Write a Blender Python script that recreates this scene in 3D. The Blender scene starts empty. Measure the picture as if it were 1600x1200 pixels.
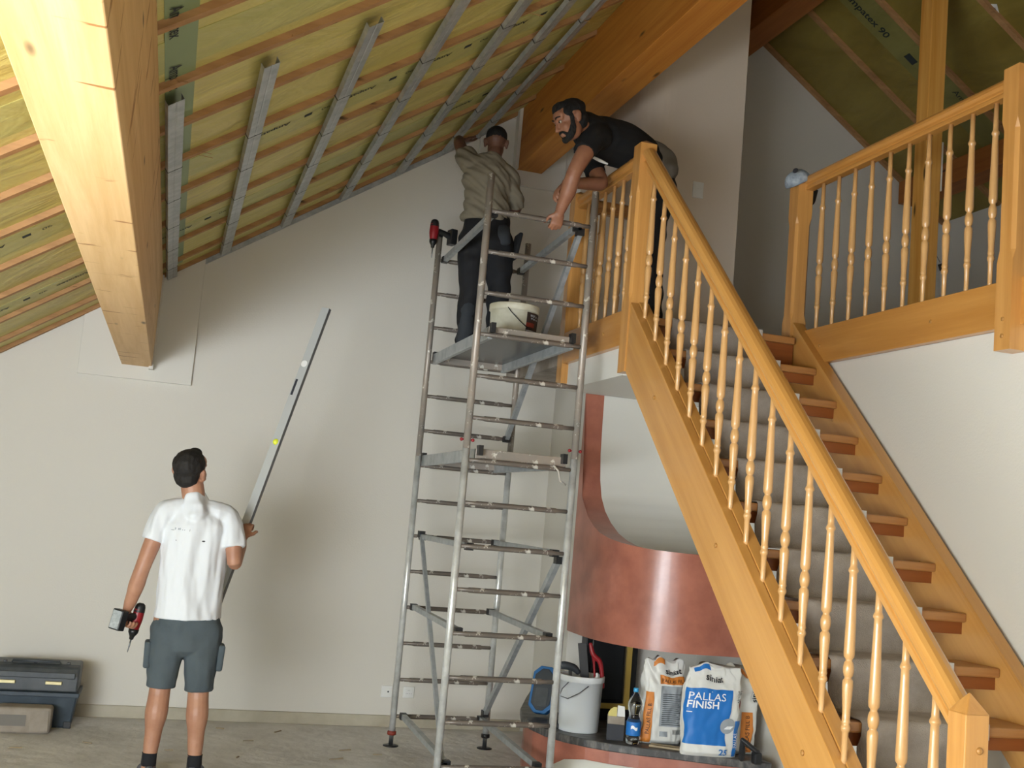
import bpy, bmesh, math, random
from math import sin, cos, pi, radians, sqrt
from mathutils import Vector, Matrix, noise
random.seed(7)
V = Vector
scn = bpy.context.scene
COL = scn.collection

# ------------------------------------------------------------------ camera, sky, light, exposure
cam_d = bpy.data.cameras.new('camera'); cam = bpy.data.objects.new('camera', cam_d); COL.objects.link(cam)
cam_d.sensor_fit = 'HORIZONTAL'; cam_d.sensor_width = 36.0; cam_d.lens = 36.0 * 1783.8 / 1600.0
cam_d.clip_start = 0.05; cam_d.clip_end = 100
def cam_rot(yaw, pitch, roll):
    y, p, r = map(radians, (yaw, pitch, roll))
    f = V((sin(y)*cos(p), cos(y)*cos(p), sin(p))); rt = V((cos(y), -sin(y), 0)); up = rt.cross(f)
    r2 = rt*cos(r) - up*sin(r); u2 = up*cos(r) + rt*sin(r)
    return Matrix((r2, u2, -f)).transposed()
cam.matrix_world = Matrix.Translation((0, 0, 1.65)) @ cam_rot(16.192, 6.704, -5.035).to_4x4()
scn.camera = cam
w = bpy.data.worlds.new('daylight'); scn.world = w; w.use_nodes = True
wb = w.node_tree.nodes['Background']; wb.inputs[0].default_value = (0.80, 0.91, 1.0, 1); wb.inputs[1].default_value = 0.75
scn.view_settings.view_transform = 'Standard'; scn.view_settings.look = 'None'
scn.view_settings.gamma = 1; scn.view_settings.use_curve_mapping = False
scn.view_settings.exposure = 1.14
scn.cycles.use_denoising = True
scn.cycles.max_bounces = 8; scn.cycles.diffuse_bounces = 5

def light(name, kind, loc, target, energy, color, size=None, size_y=None):
    d = bpy.data.lights.new(name, kind); d.energy = energy; d.color = color
    if kind == 'AREA':
        d.shape = 'RECTANGLE'; d.size = size; d.size_y = size_y or size
    if kind == 'SUN': d.angle = radians(1.5)
    o = bpy.data.objects.new(name, d); COL.objects.link(o); o.location = loc
    o.rotation_euler = (V(target) - V(loc)).to_track_quat('-Z', 'Y').to_euler()
    return o
light('window_daylight_left', 'AREA', (-3.0, 2.6, .72), (3.0, 5.6, 2.0), 118, (0.80, 0.91, 1.0), 4.2, 1.15)
light('added_left_fill', 'AREA', (-2.5, .8, 1.45), (3.0, 7.4, 2.9), 190, (0.88, 0.94, 1.0), 3.0, 1.3)  # added unseen area light, brightens floor, stairs and chimney face from the left
light('window_daylight_behind', 'AREA', (-1.2, -2.15, 1.25), (1.2, 7, 2.0), 26, (0.96, 0.98, 1.0), 3.2, 2.2)
light('sun', 'SUN', (-4, -8, 6), (-3.75, -7.25, 5.4), 6.5, (1.0, 0.95, 0.87))

# ------------------------------------------------------------------ materials
def srgb(c):
    if isinstance(c, str): c = [int(c[i:i+2], 16) for i in (0, 2, 4)]
    return tuple(((x/255)/12.92 if x/255 <= .04045 else ((x/255+.055)/1.055)**2.4) for x in c) + (1,)
MATS = {}
def new_mat(name):
    m = bpy.data.materials.new(name); m.use_nodes = True
    nt = m.node_tree; return m, nt, nt.nodes['Principled BSDF']
def mapping(nt, scale=(1,1,1), rot=(0,0,0)):
    tc = nt.nodes.new('ShaderNodeTexCoord'); mp = nt.nodes.new('ShaderNodeMapping')
    mp.inputs['Scale'].default_value = scale; mp.inputs['Rotation'].default_value = rot
    nt.links.new(tc.outputs['Object'], mp.inputs['Vector']); return mp
def noise_node(nt, mp, scale, detail=4, rough=.55, dist=0):
    n = nt.nodes.new('ShaderNodeTexNoise'); n.inputs['Scale'].default_value = scale
    n.inputs['Detail'].default_value = detail; n.inputs['Roughness'].default_value = rough
    n.inputs['Distortion'].default_value = dist
    nt.links.new(mp.outputs[0], n.inputs['Vector']); return n
def ramp(nt, src, stops):
    r = nt.nodes.new('ShaderNodeValToRGB'); e = r.color_ramp.elements
    e[0].position, e[0].color = stops[0][0], stops[0][1]
    e[1].position, e[1].color = stops[-1][0], stops[-1][1]
    for p, c in stops[1:-1]:
        x = e.new(p); x.color = c
    nt.links.new(src, r.inputs[0]); return r
def mixc(nt, fac, a, b, mode='MIX'):
    m = nt.nodes.new('ShaderNodeMix'); m.data_type = 'RGBA'; m.blend_type = mode
    for k, s in ((0, fac), (6, a), (7, b)):
        if hasattr(s, 'links') or hasattr(s, 'is_linked'): nt.links.new(s, m.inputs[k])
        else: m.inputs[k].default_value = s
    return m.outputs[2]
def bump(nt, bs, h, strength=.3, dist=.01):
    b = nt.nodes.new('ShaderNodeBump'); b.inputs['Strength'].default_value = strength
    b.inputs['Distance'].default_value = dist
    nt.links.new(h, b.inputs['Height']); nt.links.new(b.outputs[0], bs.inputs['Normal'])
def plain(name, c, rough=.5, metal=0, var=0, scale=8, bmp=0, bscale=60, bdist=.002, c2=None, thr=None, spec=None, coat=0, trans=0, stretch=(1,1,1)):
    m, nt, bs = new_mat(name); col = srgb(c)
    bs.inputs['Roughness'].default_value = rough; bs.inputs['Metallic'].default_value = metal
    if spec is not None: bs.inputs['Specular IOR Level'].default_value = spec
    if coat: bs.inputs['Coat Weight'].default_value = coat; bs.inputs['Coat Roughness'].default_value = .15
    if trans: bs.inputs['Transmission Weight'].default_value = trans
    bs.inputs['Base Color'].default_value = col
    mp = mapping(nt, stretch)
    if c2 is not None:
        n = noise_node(nt, mp, scale, 5, .6)
        t = thr or (.35, .65)
        r = ramp(nt, n.outputs[0], [(t[0], col), (t[1], srgb(c2))]); nt.links.new(r.outputs[0], bs.inputs['Base Color'])
    if bmp:
        n2 = noise_node(nt, mp, bscale, 3); bump(nt, bs, n2.outputs[0], bmp, bdist)
    MATS[name] = m; return m
def wood(name, dark, light_, axis='y', rough=.45, knots=True, coat=0, slope=None, grain=1.0, cracks=None):
    m, nt, bs = new_mat(name)
    sc = {'x': (.25, 6, 6), 'y': (6, .25, 6), 'z': (6, 6, .25)}[axis]
    rot = (0, 0, 0) if slope is None else slope
    tc = nt.nodes.new('ShaderNodeTexCoord'); m0 = nt.nodes.new('ShaderNodeMapping'); m0.inputs['Rotation'].default_value = rot
    nt.links.new(tc.outputs['Object'], m0.inputs[0])
    mp = nt.nodes.new('ShaderNodeMapping'); mp.inputs['Scale'].default_value = sc; nt.links.new(m0.outputs[0], mp.inputs[0])
    n1 = noise_node(nt, mp, 2.2*grain, 5, .6, .6); n2 = noise_node(nt, mp, 14*grain, 4, .6, .2)
    r1 = ramp(nt, n1.outputs[0], [(.3, srgb(dark)), (.7, srgb(light_))])
    c = mixc(nt, n2.outputs[0], r1.outputs[0], (.75, .66, .55, 1), 'MULTIPLY')
    mm = nt.nodes.new('ShaderNodeMix'); mm.data_type = 'RGBA'; mm.inputs[0].default_value = .45
    nt.links.new(r1.outputs[0], mm.inputs[6]); nt.links.new(c, mm.inputs[7]); out = mm.outputs[2]
    if knots:
        vo = nt.nodes.new('ShaderNodeTexVoronoi'); vo.inputs['Scale'].default_value = 1
        ms = nt.nodes.new('ShaderNodeMapping')
        ms.inputs['Scale'].default_value = {'x': (2, 8, 8), 'y': (8, 2, 8), 'z': (8, 8, 2)}[axis]
        nt.links.new(m0.outputs[0], ms.inputs[0]); nt.links.new(ms.outputs[0], vo.inputs['Vector'])
        kr = ramp(nt, vo.outputs['Distance'], [(.05, (1, 1, 1, 1)), (.13, (0, 0, 0, 1))])
        out = mixc(nt, kr.outputs[0], out, srgb([int(.45*int(dark[i:i+2], 16)) for i in (0, 2, 4)]))
    if cracks:
        mk = nt.nodes.new('ShaderNodeMapping'); mk.inputs['Scale'].default_value = cracks
        nt.links.new(m0.outputs[0], mk.inputs[0])
        nk = noise_node(nt, mk, 1.0, 3, .5, .4)
        kk = ramp(nt, nk.outputs[0], [(.655, (0, 0, 0, 1)), (.69, (1, 1, 1, 1))])
        out = mixc(nt, kk.outputs[0], out, srgb('9a6a3a'))
    nt.links.new(out, bs.inputs['Base Color'])
    bs.inputs['Roughness'].default_value = rough
    if coat: bs.inputs['Coat Weight'].default_value = coat; bs.inputs['Coat Roughness'].default_value = .12
    bump(nt, bs, n2.outputs[0], .12, .004)
    MATS[name] = m; return m

plain('wall', 'd5d1c8', .85, bmp=.25, bscale=90, bdist=.004)
plain('wall_warm', 'd6c8b8', .85, bmp=.15, bscale=90, bdist=.004)
plain('slab_white', 'd9d7d0', .8, bmp=.1, bscale=60)
plain('plaster_patch', 'd6d3cb', .7, bmp=.05)
plain('skirting', 'b9b2a0', .6, c2='a39a86', scale=3)
plain('floor', 'd9d6d3', .95, c2='c2bfbb', scale=2.5, bmp=.6, bscale=9, bdist=.02)
wood('beam_light', 'cba26a', 'e2bf8c', 'y', .6, True, cracks=(3.2, 16, 3.2))
wood('beam_orange', 'a8651f', 'c98a3a', 'y', .6, True, grain=1.3)
wood('ridge_wood', '9a5a22', 'b87434', 'y', .6, True)
wood('post_wood', 'c98a35', 'ecb866', 'z', .45, True, grain=.8)
wood('batten', '946c44', 'b88d5e', 'x', .75, True)
wood('stair_wood', 'bf8843', 'd5a05a', 'y', .32, False, coat=.35, slope=(radians(-42.2), 0, 0), grain=.8)
wood('stair_wood_h', 'ba803c', 'cf9750', 'y', .32, False, coat=.35)
wood('stair_wood_x', '9c6838', 'b27e48', 'x', .4, False, coat=.2)
wood('stair_wood_z', 'c08846', 'd8a25e', 'z', .3, False, coat=.35)
wood('baluster_wood', 'c3935a', 'dab07a', 'z', .3, False, coat=.35)
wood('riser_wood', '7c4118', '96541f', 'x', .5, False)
wood('chip_wood', '8f7f68', 'b5a68a', 'x', .8, False)
plain('galv', 'b4b8ba', .42, .4, c2='989ea1', scale=14, bmp=.05)
plain('scaff_alu', 'd9dbd9', .28, .35, c2='b8b9b6', scale=10, bmp=.03)
plain('copper', 'ad6c58', .38, 0, c2='8f5444', scale=5, thr=(.35, .72), bmp=.12, bscale=18, bdist=.004, coat=.25)
plain('black_plastic', '1b1c1e', .45)
plain('dark_metal', '2b2b2c', .35, .5)
plain('red_plastic', '8e1a22', .4)
plain('battery_face', 'b9bec0', .35, .1, c2='8d9496', scale=40)
plain('steel', '8d9194', .3, .9)
plain('level_alu', 'b6b9b8', .35, .15)
plain('level_side', '77787a', .4, .5)
plain('vial', 'd6dd3a', .2)
plain('white_plastic', 'e3e3e0', .4)
plain('bucket_white', 'dfe3e6', .42, spec=.5)
plain('bucket_cream', 'd9d6c3', .5, c2='bcb69c', scale=6)
plain('carpet', 'a0968c', .95, c2='887e75', scale=7, bmp=.8, bscale=220, bdist=.004)
plain('tape', 'b4aea6', .35)
plain('skin_pale', 'ad8066', .5, c2='9f7058', scale=9, bmp=.08, bscale=40)
plain('skin_tan', '98694f', .5, c2='875a44', scale=9, bmp=.08, bscale=40)
plain('skin_dark', '6c4a3a', .5, c2='5c3c30', scale=9, bmp=.08, bscale=40)
plain('hair_dark', '14100c', .75, bmp=.6, bscale=180, bdist=.004, stretch=(1, 1, .4))
plain('hair_black', '080707', .8, bmp=.6, bscale=180, bdist=.004, stretch=(1, 1, .4))
plain('shirt_white', 'd3d6da', .85, bmp=.15, bscale=30, bdist=.004)
plain('shirt_khaki', '7f7766', .9, bmp=.15, bscale=30, bdist=.004)
plain('shirt_black', '0b0b0c', .9, bmp=.2, bscale=30, bdist=.004)
plain('shorts_grey', '4b5459', .9, c2='434c51', scale=5, bmp=.3, bscale=120)
plain('trousers_black', '131418', .85, bmp=.2, bscale=60)
plain('trousers_panel', '2f3338', .85, bmp=.2, bscale=60)
plain('cloth_grey', '77736d', .9, bmp=.2, bscale=40)
plain('sock', '15161a', .9)
plain('shoe_grey', '55565c', .7)
plain('sole', 'b9b2a4', .7)
plain('eye_white', '9a9088', .2)
plain('eye_dark', '1c1008', .2)
plain('lips', '7c4038', .5)
plain('cap_cloth', '6f7b86', .8, c2='a9b2ba', scale=22)
plain('toolbox_body', '26333f', .5, c2='3a4650', scale=9)
plain('toolbox_lid', '2d3338', .45, c2='45494c', scale=7)
plain('brass_latch', 'c5b98d', .35, .5)
plain('cardboard', '9d9387', .9, c2='8a8074', scale=9)
plain('blue_plastic', '1f5f96', .4)
plain('grey_rubber', '30353a', .6)
plain('slate', '3b3a3a', .45, c2='74706b', scale=9, thr=(.45, .7), bmp=.15, bscale=30, stretch=(1, 4, 1))
plain('stove_black', '17171a', .25)
plain('stove_glass', '3c3f42', .08, .6)  # grey base colour stands in for the reflection in the glass
plain('brass', 'd2b25c', .3, .4)
plain('paper_white', 'dcdcd8', .6, bmp=.25, bscale=14, bdist=.01)
plain('print_orange', 'cf7f35', .55, bmp=.1, bscale=14, bdist=.01)
plain('print_blue', '1b6fbe', .5, bmp=.1, bscale=14, bdist=.01)
plain('print_grey', '9aa0a6', .6)
plain('ink_dark', '2a2c33', .6)
plain('ink_white', 'eef0f2', .6)
plain('ink_blue', '2a6db0', .6)
plain('ink_membrane', '252c2c', .8)
plain('label_brown', '2f211d', .6)
plain('label_red', '7a2a1c', .6)
plain('yellow_card', 'c9bc72', .7)
plain('cap_blue', '3a9bd0', .3)
plain('wood_knob', 'a9793f', .4)
def membrane(name, a, b, fold):
    m, nt, bs = new_mat(name)
    mp = mapping(nt, fold)
    n1 = noise_node(nt, mp, 1.2, 4, .55, 1.2); n2 = noise_node(nt, mp, 5, 4, .6, .8)
    r = ramp(nt, n1.outputs[0], [(.3, srgb(a)), (.7, srgb(b))])
    c = mixc(nt, .2, r.outputs[0], n2.outputs[0], 'OVERLAY')
    nt.links.new(c, bs.inputs['Base Color']); bs.inputs['Roughness'].default_value = .5
    bump(nt, bs, n1.outputs[0], .6, .05); MATS[name] = m
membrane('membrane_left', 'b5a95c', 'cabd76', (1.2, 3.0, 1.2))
membrane('membrane_right_shaded', '746126', '8d7c3a', (2.0, .8, 2.0))  # darker copy of the left membrane, with the shade put into its colour
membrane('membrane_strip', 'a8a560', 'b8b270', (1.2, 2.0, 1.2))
membrane('membrane_strip_shaded', '76703c', '868046', (2, 1, 2))  # overlap strip darkened likewise for the shaded right slope
plain('membrane_tape', '7f8f66', .5)
# scuffed scaffold tube with paint drips
def scuffed(name='scuffed', ca='8d8982', cb='a3968a'):
    m, nt, bs = new_mat(name)
    mp = mapping(nt, (1, 1, 1)); n = noise_node(nt, mp, 7, 4); d = noise_node(nt, mp, 16, 5, .7)
    r = ramp(nt, n.outputs[0], [(.35, srgb(ca)), (.65, srgb(cb))])
    k = ramp(nt, d.outputs[0], [(.60, (0, 0, 0, 1)), (.63, (1, 1, 1, 1))])
    nt.links.new(mixc(nt, k.outputs[0], r.outputs[0], srgb('d8d5cc')), bs.inputs['Base Color'])
    bs.inputs['Metallic'].default_value = .3; bs.inputs['Roughness'].default_value = .42
    MATS[name] = m
scuffed()
scuffed('scuffed_dark', '655f58', '7c7168')
def glassmat(name, c, rough=.02, ior=1.3):
    m, nt, bs = new_mat(name); bs.inputs['Base Color'].default_value = srgb(c)
    bs.inputs['Transmission Weight'].default_value = 1; bs.inputs['Roughness'].default_value = rough
    bs.inputs['IOR'].default_value = ior; MATS[name] = m
glassmat('clear_plastic', 'f4f8fa')

# ------------------------------------------------------------------ geometry helpers
class G:
    def __init__(s): s.v = []; s.f = []; s.m = []; s.s = []
    def add(s, vs, fs, mi=0, smooth=False):
        o = len(s.v); s.v += [V(p) for p in vs]
        for f in fs: s.f.append([o+i for i in f]); s.m.append(mi); s.s.append(smooth)
        return s
    def box(s, x0, x1, y0, y1, z0, z1, mi=0):
        vs = [(x, y, z) for x in (x0, x1) for y in (y0, y1) for z in (z0, z1)]
        return s.add(vs, [(0,1,3,2), (4,6,7,5), (0,4,5,1), (2,3,7,6), (0,2,6,4), (1,5,7,3)], mi)
    def obox(s, c, ax, h, mi=0):
        c = V(c); ax = [V(a).normalized() for a in ax]
        vs = [c + ax[0]*h[0]*i + ax[1]*h[1]*j + ax[2]*h[2]*k for i in (-1,1) for j in (-1,1) for k in (-1,1)]
        return s.add(vs, [(0,1,3,2), (4,6,7,5), (0,4,5,1), (2,3,7,6), (0,2,6,4), (1,5,7,3)], mi)
    def bar(s, a, b, w, h, side=None, mi=0):           # rectangular bar from a to b
        a, b = V(a), V(b); d = (b-a); L = d.length; d.normalize()
        side = V(side) if side else (V((0,0,1)) if abs(d.z) < .9 else V((1,0,0))).cross(d)
        side = (side - d*side.dot(d)).normalized(); up = d.cross(side)
        return s.obox((a+b)/2, (d, side, up), (L/2, w/2, h/2), mi)
    def prism(s, poly, axis, lo, hi, mi=0):
        n = len(poly)
        def P(p, t): return {'x': (t, p[0], p[1]), 'y': (p[0], t, p[1]), 'z': (p[0], p[1], t)}[axis]
        vs = [P(p, lo) for p in poly] + [P(p, hi) for p in poly]
        fs = [list(range(n))[::-1], [n+i for i in range(n)]] + [(i, (i+1) % n, n+(i+1) % n, n+i) for i in range(n)]
        return s.add(vs, fs, mi)
    def extr(s, prof, a, b, side, up, mi=0, smooth=False):   # profile (u,w) swept from a to b
        a, b, side, up = V(a), V(b), V(side), V(up); n = len(prof)
        vs = [a+side*p[0]+up*p[1] for p in prof] + [b+side*p[0]+up*p[1] for p in prof]
        s.add(vs, [(i, (i+1) % n, n+(i+1) % n, n+i) for i in range(n)], mi, smooth)
        o = len(s.v)-2*n
        s.f += [[o+i for i in range(n)][::-1], [o+n+i for i in range(n)]]; s.m += [mi]*2; s.s += [False]*2
        return s
    def tube(s, pts, rad, n=12, mi=0, side=None, caps=True, smooth=True):
        pts = [V(p) for p in pts]
        if not isinstance(rad, (list, tuple)): rad = [rad]*len(pts)
        rings = []; prev = V(side) if side else None
        for i, p in enumerate(pts):
            d = ((pts[i+1]-p) if i == 0 else (p-pts[i-1]) if i == len(pts)-1 else (pts[i+1]-pts[i-1])).normalized()
            if prev is None: prev = (V((0,0,1)) if abs(d.z) < .9 else V((1,0,0))).cross(d)
            a = (prev - d*prev.dot(d)).normalized(); b = d.cross(a); prev = a
            r = rad[i]; ra, rb = r if isinstance(r, (tuple, list)) else (r, r)
            rings.append([p + a*ra*cos(2*pi*k/n) + b*rb*sin(2*pi*k/n) for k in range(n)])
        m = len(rings)
        fs = [(i*n+k, i*n+(k+1) % n, (i+1)*n+(k+1) % n, (i+1)*n+k) for i in range(m-1) for k in range(n)]
        s.add([q for r in rings for q in r], fs, mi, smooth)
        if caps:
            o = len(s.v)-m*n
            s.f += [[o+k for k in range(n)][::-1], [o+(m-1)*n+k for k in range(n)]]; s.m += [mi]*2; s.s += [False]*2
        return s
    def limb(s, pts, rad, n=14, side=None, sub=4, flat=''):       # smooth catmull-rom tube with rounded ends
        P = [V(p) for p in pts]; R = [r if isinstance(r, (tuple, list)) else (r, r) for r in rad]
        q = []; rr = []
        for i in range(len(P)-1):
            p0 = P[max(i-1, 0)]; p1 = P[i]; p2 = P[i+1]; p3 = P[min(i+2, len(P)-1)]
            for k in range(sub):
                t = k/sub
                q.append(.5*((2*p1)+(-p0+p2)*t+(2*p0-5*p1+4*p2-p3)*t*t+(-p0+3*p1-3*p2+p3)*t**3))
                u = t*t*(3-2*t); rr.append((R[i][0]*(1-u)+R[i+1][0]*u, R[i][1]*(1-u)+R[i+1][1]*u))
        q.append(P[-1]); rr.append(R[-1])
        d0 = (q[0]-q[1]).normalized(); d1 = (q[-1]-q[-2]).normalized()
        a, b = rr[0], rr[-1]; ma, mb = min(a), min(b)
        if 'a' not in flat: q = [q[0]+d0*ma*.8, q[0]+d0*ma*.5] + q; rr = [(a[0]*.45, a[1]*.45), (a[0]*.85, a[1]*.85)] + rr
        if 'b' not in flat: q += [q[-1]+d1*mb*.5, q[-1]+d1*mb*.8]; rr += [(b[0]*.85, b[1]*.85), (b[0]*.45, b[1]*.45)]
        return s.tube(q, rr, n, side=side)
    def ell(s, c, r, ax=None, n=16, m=10, mi=0):
        c = V(c); ax = [V(a).normalized() for a in ax] if ax else [V((1,0,0)), V((0,1,0)), V((0,0,1))]
        if not isinstance(r, (tuple, list)): r = (r, r, r)
        vs = [c+ax[2]*r[2]]
        for i in range(1, m):
            t = pi*i/m
            vs += [c + ax[0]*r[0]*sin(t)*cos(2*pi*k/n) + ax[1]*r[1]*sin(t)*sin(2*pi*k/n) + ax[2]*r[2]*cos(t) for k in range(n)]
        vs.append(c-ax[2]*r[2]); L = len(vs)-1
        fs = [(0, 1+k, 1+(k+1) % n) for k in range(n)]
        fs += [(1+i*n+k, 1+(i+1)*n+k, 1+(i+1)*n+(k+1) % n, 1+i*n+(k+1) % n) for i in range(m-2) for k in range(n)]
        fs += [(L, 1+(m-2)*n+(k+1) % n, 1+(m-2)*n+k) for k in range(n)]
        return s.add(vs, fs, mi, True)
    def lathe(s, prof, c=(0,0,0), n=16, mi=0, axis=None, smooth=True):   # prof: (r, z)
        c = V(c); ax = V(axis).normalized() if axis else V((0,0,1))
        a = (V((1,0,0)) if abs(ax.x) < .9 else V((0,1,0))); a = (a-ax*a.dot(ax)).normalized(); b = ax.cross(a)
        vs = [c + ax*z + a*r*cos(2*pi*k/n) + b*r*sin(2*pi*k/n) for r, z in prof for k in range(n)]
        m = len(prof)
        fs = [(i*n+k, i*n+(k+1) % n, (i+1)*n+(k+1) % n, (i+1)*n+k) for i in range(m-1) for k in range(n)]
        s.add(vs, fs, mi, smooth); o = len(s.v)-m*n
        s.f += [[o+k for k in range(n)][::-1], [o+(m-1)*n+k for k in range(n)]]; s.m += [mi]*2; s.s += [False]*2
        return s
    def grid(s, fn, nu, nv, mi=0, smooth=True):
        vs = [fn(i/nu, j/nv) for j in range(nv+1) for i in range(nu+1)]
        return s.add(vs, [(j*(nu+1)+i, j*(nu+1)+i+1, (j+1)*(nu+1)+i+1, (j+1)*(nu+1)+i) for j in range(nv) for i in range(nu)], mi, smooth)

ABS = {}
def mesh_of(name, g, fix=True):
    me = bpy.data.meshes.new(name); me.from_pydata([tuple(v) for v in g.v], [], g.f)
    me.polygons.foreach_set('material_index', g.m); me.polygons.foreach_set('use_smooth', g.s)
    if fix:
        bm = bmesh.new(); bm.from_mesh(me); bmesh.ops.recalc_face_normals(bm, faces=bm.faces[:]); bm.to_mesh(me); bm.free()
    me.update(); return me
def obj(name, g, mat, parent=None, label=None, bevel=0, base=None, seg=2):
    mn = V([min(v[i] for v in g.v) for i in range(3)]); mx = V([max(v[i] for v in g.v) for i in range(3)])
    b = V(base) if base else V(((mn.x+mx.x)/2, (mn.y+mx.y)/2, mn.z))
    g2 = G(); g2.v = [v-b for v in g.v]; g2.f = g.f; g2.m = g.m; g2.s = g.s
    me = mesh_of(name, g2)
    for k in (mat if isinstance(mat, (list, tuple)) else [mat]): me.materials.append(MATS[k])
    o = bpy.data.objects.new(name, me); COL.objects.link(o)
    ABS[o.name] = b
    if parent: o.parent = parent; o.location = b - ABS[parent.name]
    else: o.location = b
    if bevel:
        md = o.modifiers.new('bevel', 'BEVEL'); md.width = bevel; md.segments = seg; md.limit_method = 'ANGLE'; md.angle_limit = radians(35)
    if label: o['label'] = label
    return o
def tag(o, label, cat, group=None):
    o['label'] = label; o['category'] = cat
    if group: o['group'] = group
    return o
def struct(name, g, mat, **k):
    o = obj(name, g, mat, **k)
    if not o.parent: o['kind'] = 'structure'
    return o
def thing(name, loc, label, cat, group=None):
    o = bpy.data.objects.new(name, None); COL.objects.link(o); o.location = loc; o.empty_display_size = .1
    ABS[o.name] = V(loc); return tag(o, label, cat, group)
def share(src, name, offset, parent):
    c = src.copy(); c.name = name; COL.objects.link(c)
    b = ABS[src.name] + V(offset); ABS[c.name] = b; c.parent = parent
    c.location = b - (ABS[parent.name] if parent else V()); return c
def organic(name, g, mat, parent=None, voxel=.008, smooth=4, disp=None, label=None, zk=.15):
    me = mesh_of('tmp', g); t = bpy.data.objects.new('tmp', me); COL.objects.link(t)
    r = t.modifiers.new('r', 'REMESH'); r.mode = 'VOXEL'; r.voxel_size = voxel
    sm = t.modifiers.new('s', 'SMOOTH'); sm.iterations = smooth; sm.factor = .5
    dg = bpy.context.evaluated_depsgraph_get(); dg.update()
    m2 = bpy.data.meshes.new_from_object(t.evaluated_get(dg)); bpy.data.objects.remove(t); bpy.data.meshes.remove(me)
    co = [v.co.copy() for v in m2.vertices]; no = [v.normal.copy() for v in m2.vertices]
    if disp:
        for p, n in zip(co, no):
            for amp, sc, off in disp:
                q = V((p.x*.8-p.z*.6, p.y, p.x*.6+p.z*.8)) if off < 0 else p      # folds on a slant
                p += V((n.x, n.y, n.z*zk))*amp*noise.noise(V((q.x*sc[0]+off, q.y*sc[1], q.z*sc[2])))
    fs = [list(p.vertices) for p in m2.polygons]; bpy.data.meshes.remove(m2)
    gg = G(); gg.v = co; gg.f = fs; gg.m = [0]*len(fs); gg.s = [True]*len(fs)
    return obj(name, gg, mat, parent, label)
def text(name, body, mat, origin, xdir, ydir, size, parent=None, depth=.0015, bold=0, fn=None, sx=1):
    c = bpy.data.curves.new('t', 'FONT'); c.body = body; c.size = size; c.offset = bold; c.resolution_u = 3
    t = bpy.data.objects.new('t', c); COL.objects.link(t)
    dg = bpy.context.evaluated_depsgraph_get(); dg.update()
    me = bpy.data.meshes.new_from_object(t.evaluated_get(dg)); bpy.data.objects.remove(t); bpy.data.curves.remove(c)
    origin = V(origin); x = V(xdir).normalized(); y = V(ydir); y = (y-x*y.dot(x)).normalized(); n = x.cross(y)
    g = G()
    if fn: g.v = [fn(v.co.x*sx, v.co.y) for v in me.vertices]
    else: g.v = [origin + x*v.co.x*sx + y*v.co.y + n*depth for v in me.vertices]
    g.f = [list(p.vertices) for p in me.polygons]; g.m = [0]*len(g.f); g.s = [False]*len(g.f)
    bpy.data.meshes.remove(me)
    return obj(name, g, mat, parent)

W = 8.80                                  # gable wall plane
def zl(x): return 3.3665 + .67*x          # left roof plane
def zr(x): return 9.202 - .687*x          # right roof plane
RX = 4.30                                 # ridge

# ------------------------------------------------------------------ room shell
struct('floor', G().box(-3.2, 8, -4, W, -.1, 0), 'floor')
# gable wall polygon
struct('wall_back', G().prism([(-3.2, -.1), (6.6, -.1), (6.6, zr(6.6)+.02), (RX, zl(RX)+.02), (-3.2, zl(-3.2)+.02)], 'y', W, W+.2), 'wall')
struct('wall_left', G().box(-3.3, -3.1, -2.3, W, -.1, 1.35), 'wall')
struct('wall_right', G().box(3.69, 3.79, -2.3, 7.5, 0, 2.74), 'wall')
struct('wall_front', G().prism([(-3.2, 0), (-2.8, 0), (-2.8, 2.3), (.5, 2.3), (.5, 0), (8, 0), (8, 6.6), (-3.2, 6.6)], 'y', -2.5, -2.3), 'wall')
struct('wall_knee', G().box(6.55, 6.7, -2.3, W, 2.74, zr(6.55)+.05), 'wall')
g = G().prism([(3.69, 2.735), (6.6, 2.735), (6.6, 2.90), (3.69, 2.90)], 'y', -2.3, W)
g.box(2.5, 3.69, 7.35, W, 2.735, 2.90)
struct('floor_upper', g, 'carpet')
cl = struct('ceiling_left', G().prism([(-3.3, zl(-3.3)), (RX, zl(RX)), (RX, zl(RX)+.15), (-3.3, zl(-3.3)+.15)], 'y', -2.2, W), 'membrane_left')
cr = struct('ceiling_right', G().prism([(RX, zr(RX)), (6.9, zr(6.9)), (6.9, zr(6.9)+.15), (RX, zr(RX)+.15)], 'y', -2.2, W), 'membrane_right_shaded')
# membrane overlap strips, battens with splinters, printed lettering
LU = V((1, 0, .67)).normalized(); LN = V((.67, 0, -1)).normalized()
RU = V((1, 0, -.687)).normalized(); RN = V((-.687, 0, -1)).normalized()
def lp(x, y, d=0): return V((x, y, zl(x))) + LN*d
def rp(x, y, d=0): return V((x, y, zr(x))) + RN*d
def batten(y, x0, x1, P, U, N, par):
    g = G(); y += random.uniform(-.02, .02)
    g.obox((P(x0, y, .014)+P(x1, y, .014))/2, (U, (0, 1, 0), N), ((P(x1, y)-P(x0, y)).length/2, .024, .014))
    for k in range(7):
        x = random.uniform(x0, x1); a = P(x, y-.026, .02); b = a + V((random.uniform(-.05, .09), -random.uniform(.01, .05), 0)) + N*random.uniform(.01, .03)
        g.bar(a, b, .004, .002)
    return obj('batten', g, 'batten', par)
for y in (2.7, 3.33, 3.96, 4.58, 5.14, 5.73, 6.36, 7.02, 7.70, 8.36, 8.74):
    batten(y, -3.1, 2.6, lp, LU, LN, cl)
for y in (4.6, 5.25, 5.93, 6.60, 7.37, 8.05, 8.76):
    batten(y, RX+.15, 6.55, rp, RU, RN, cr)
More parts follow.
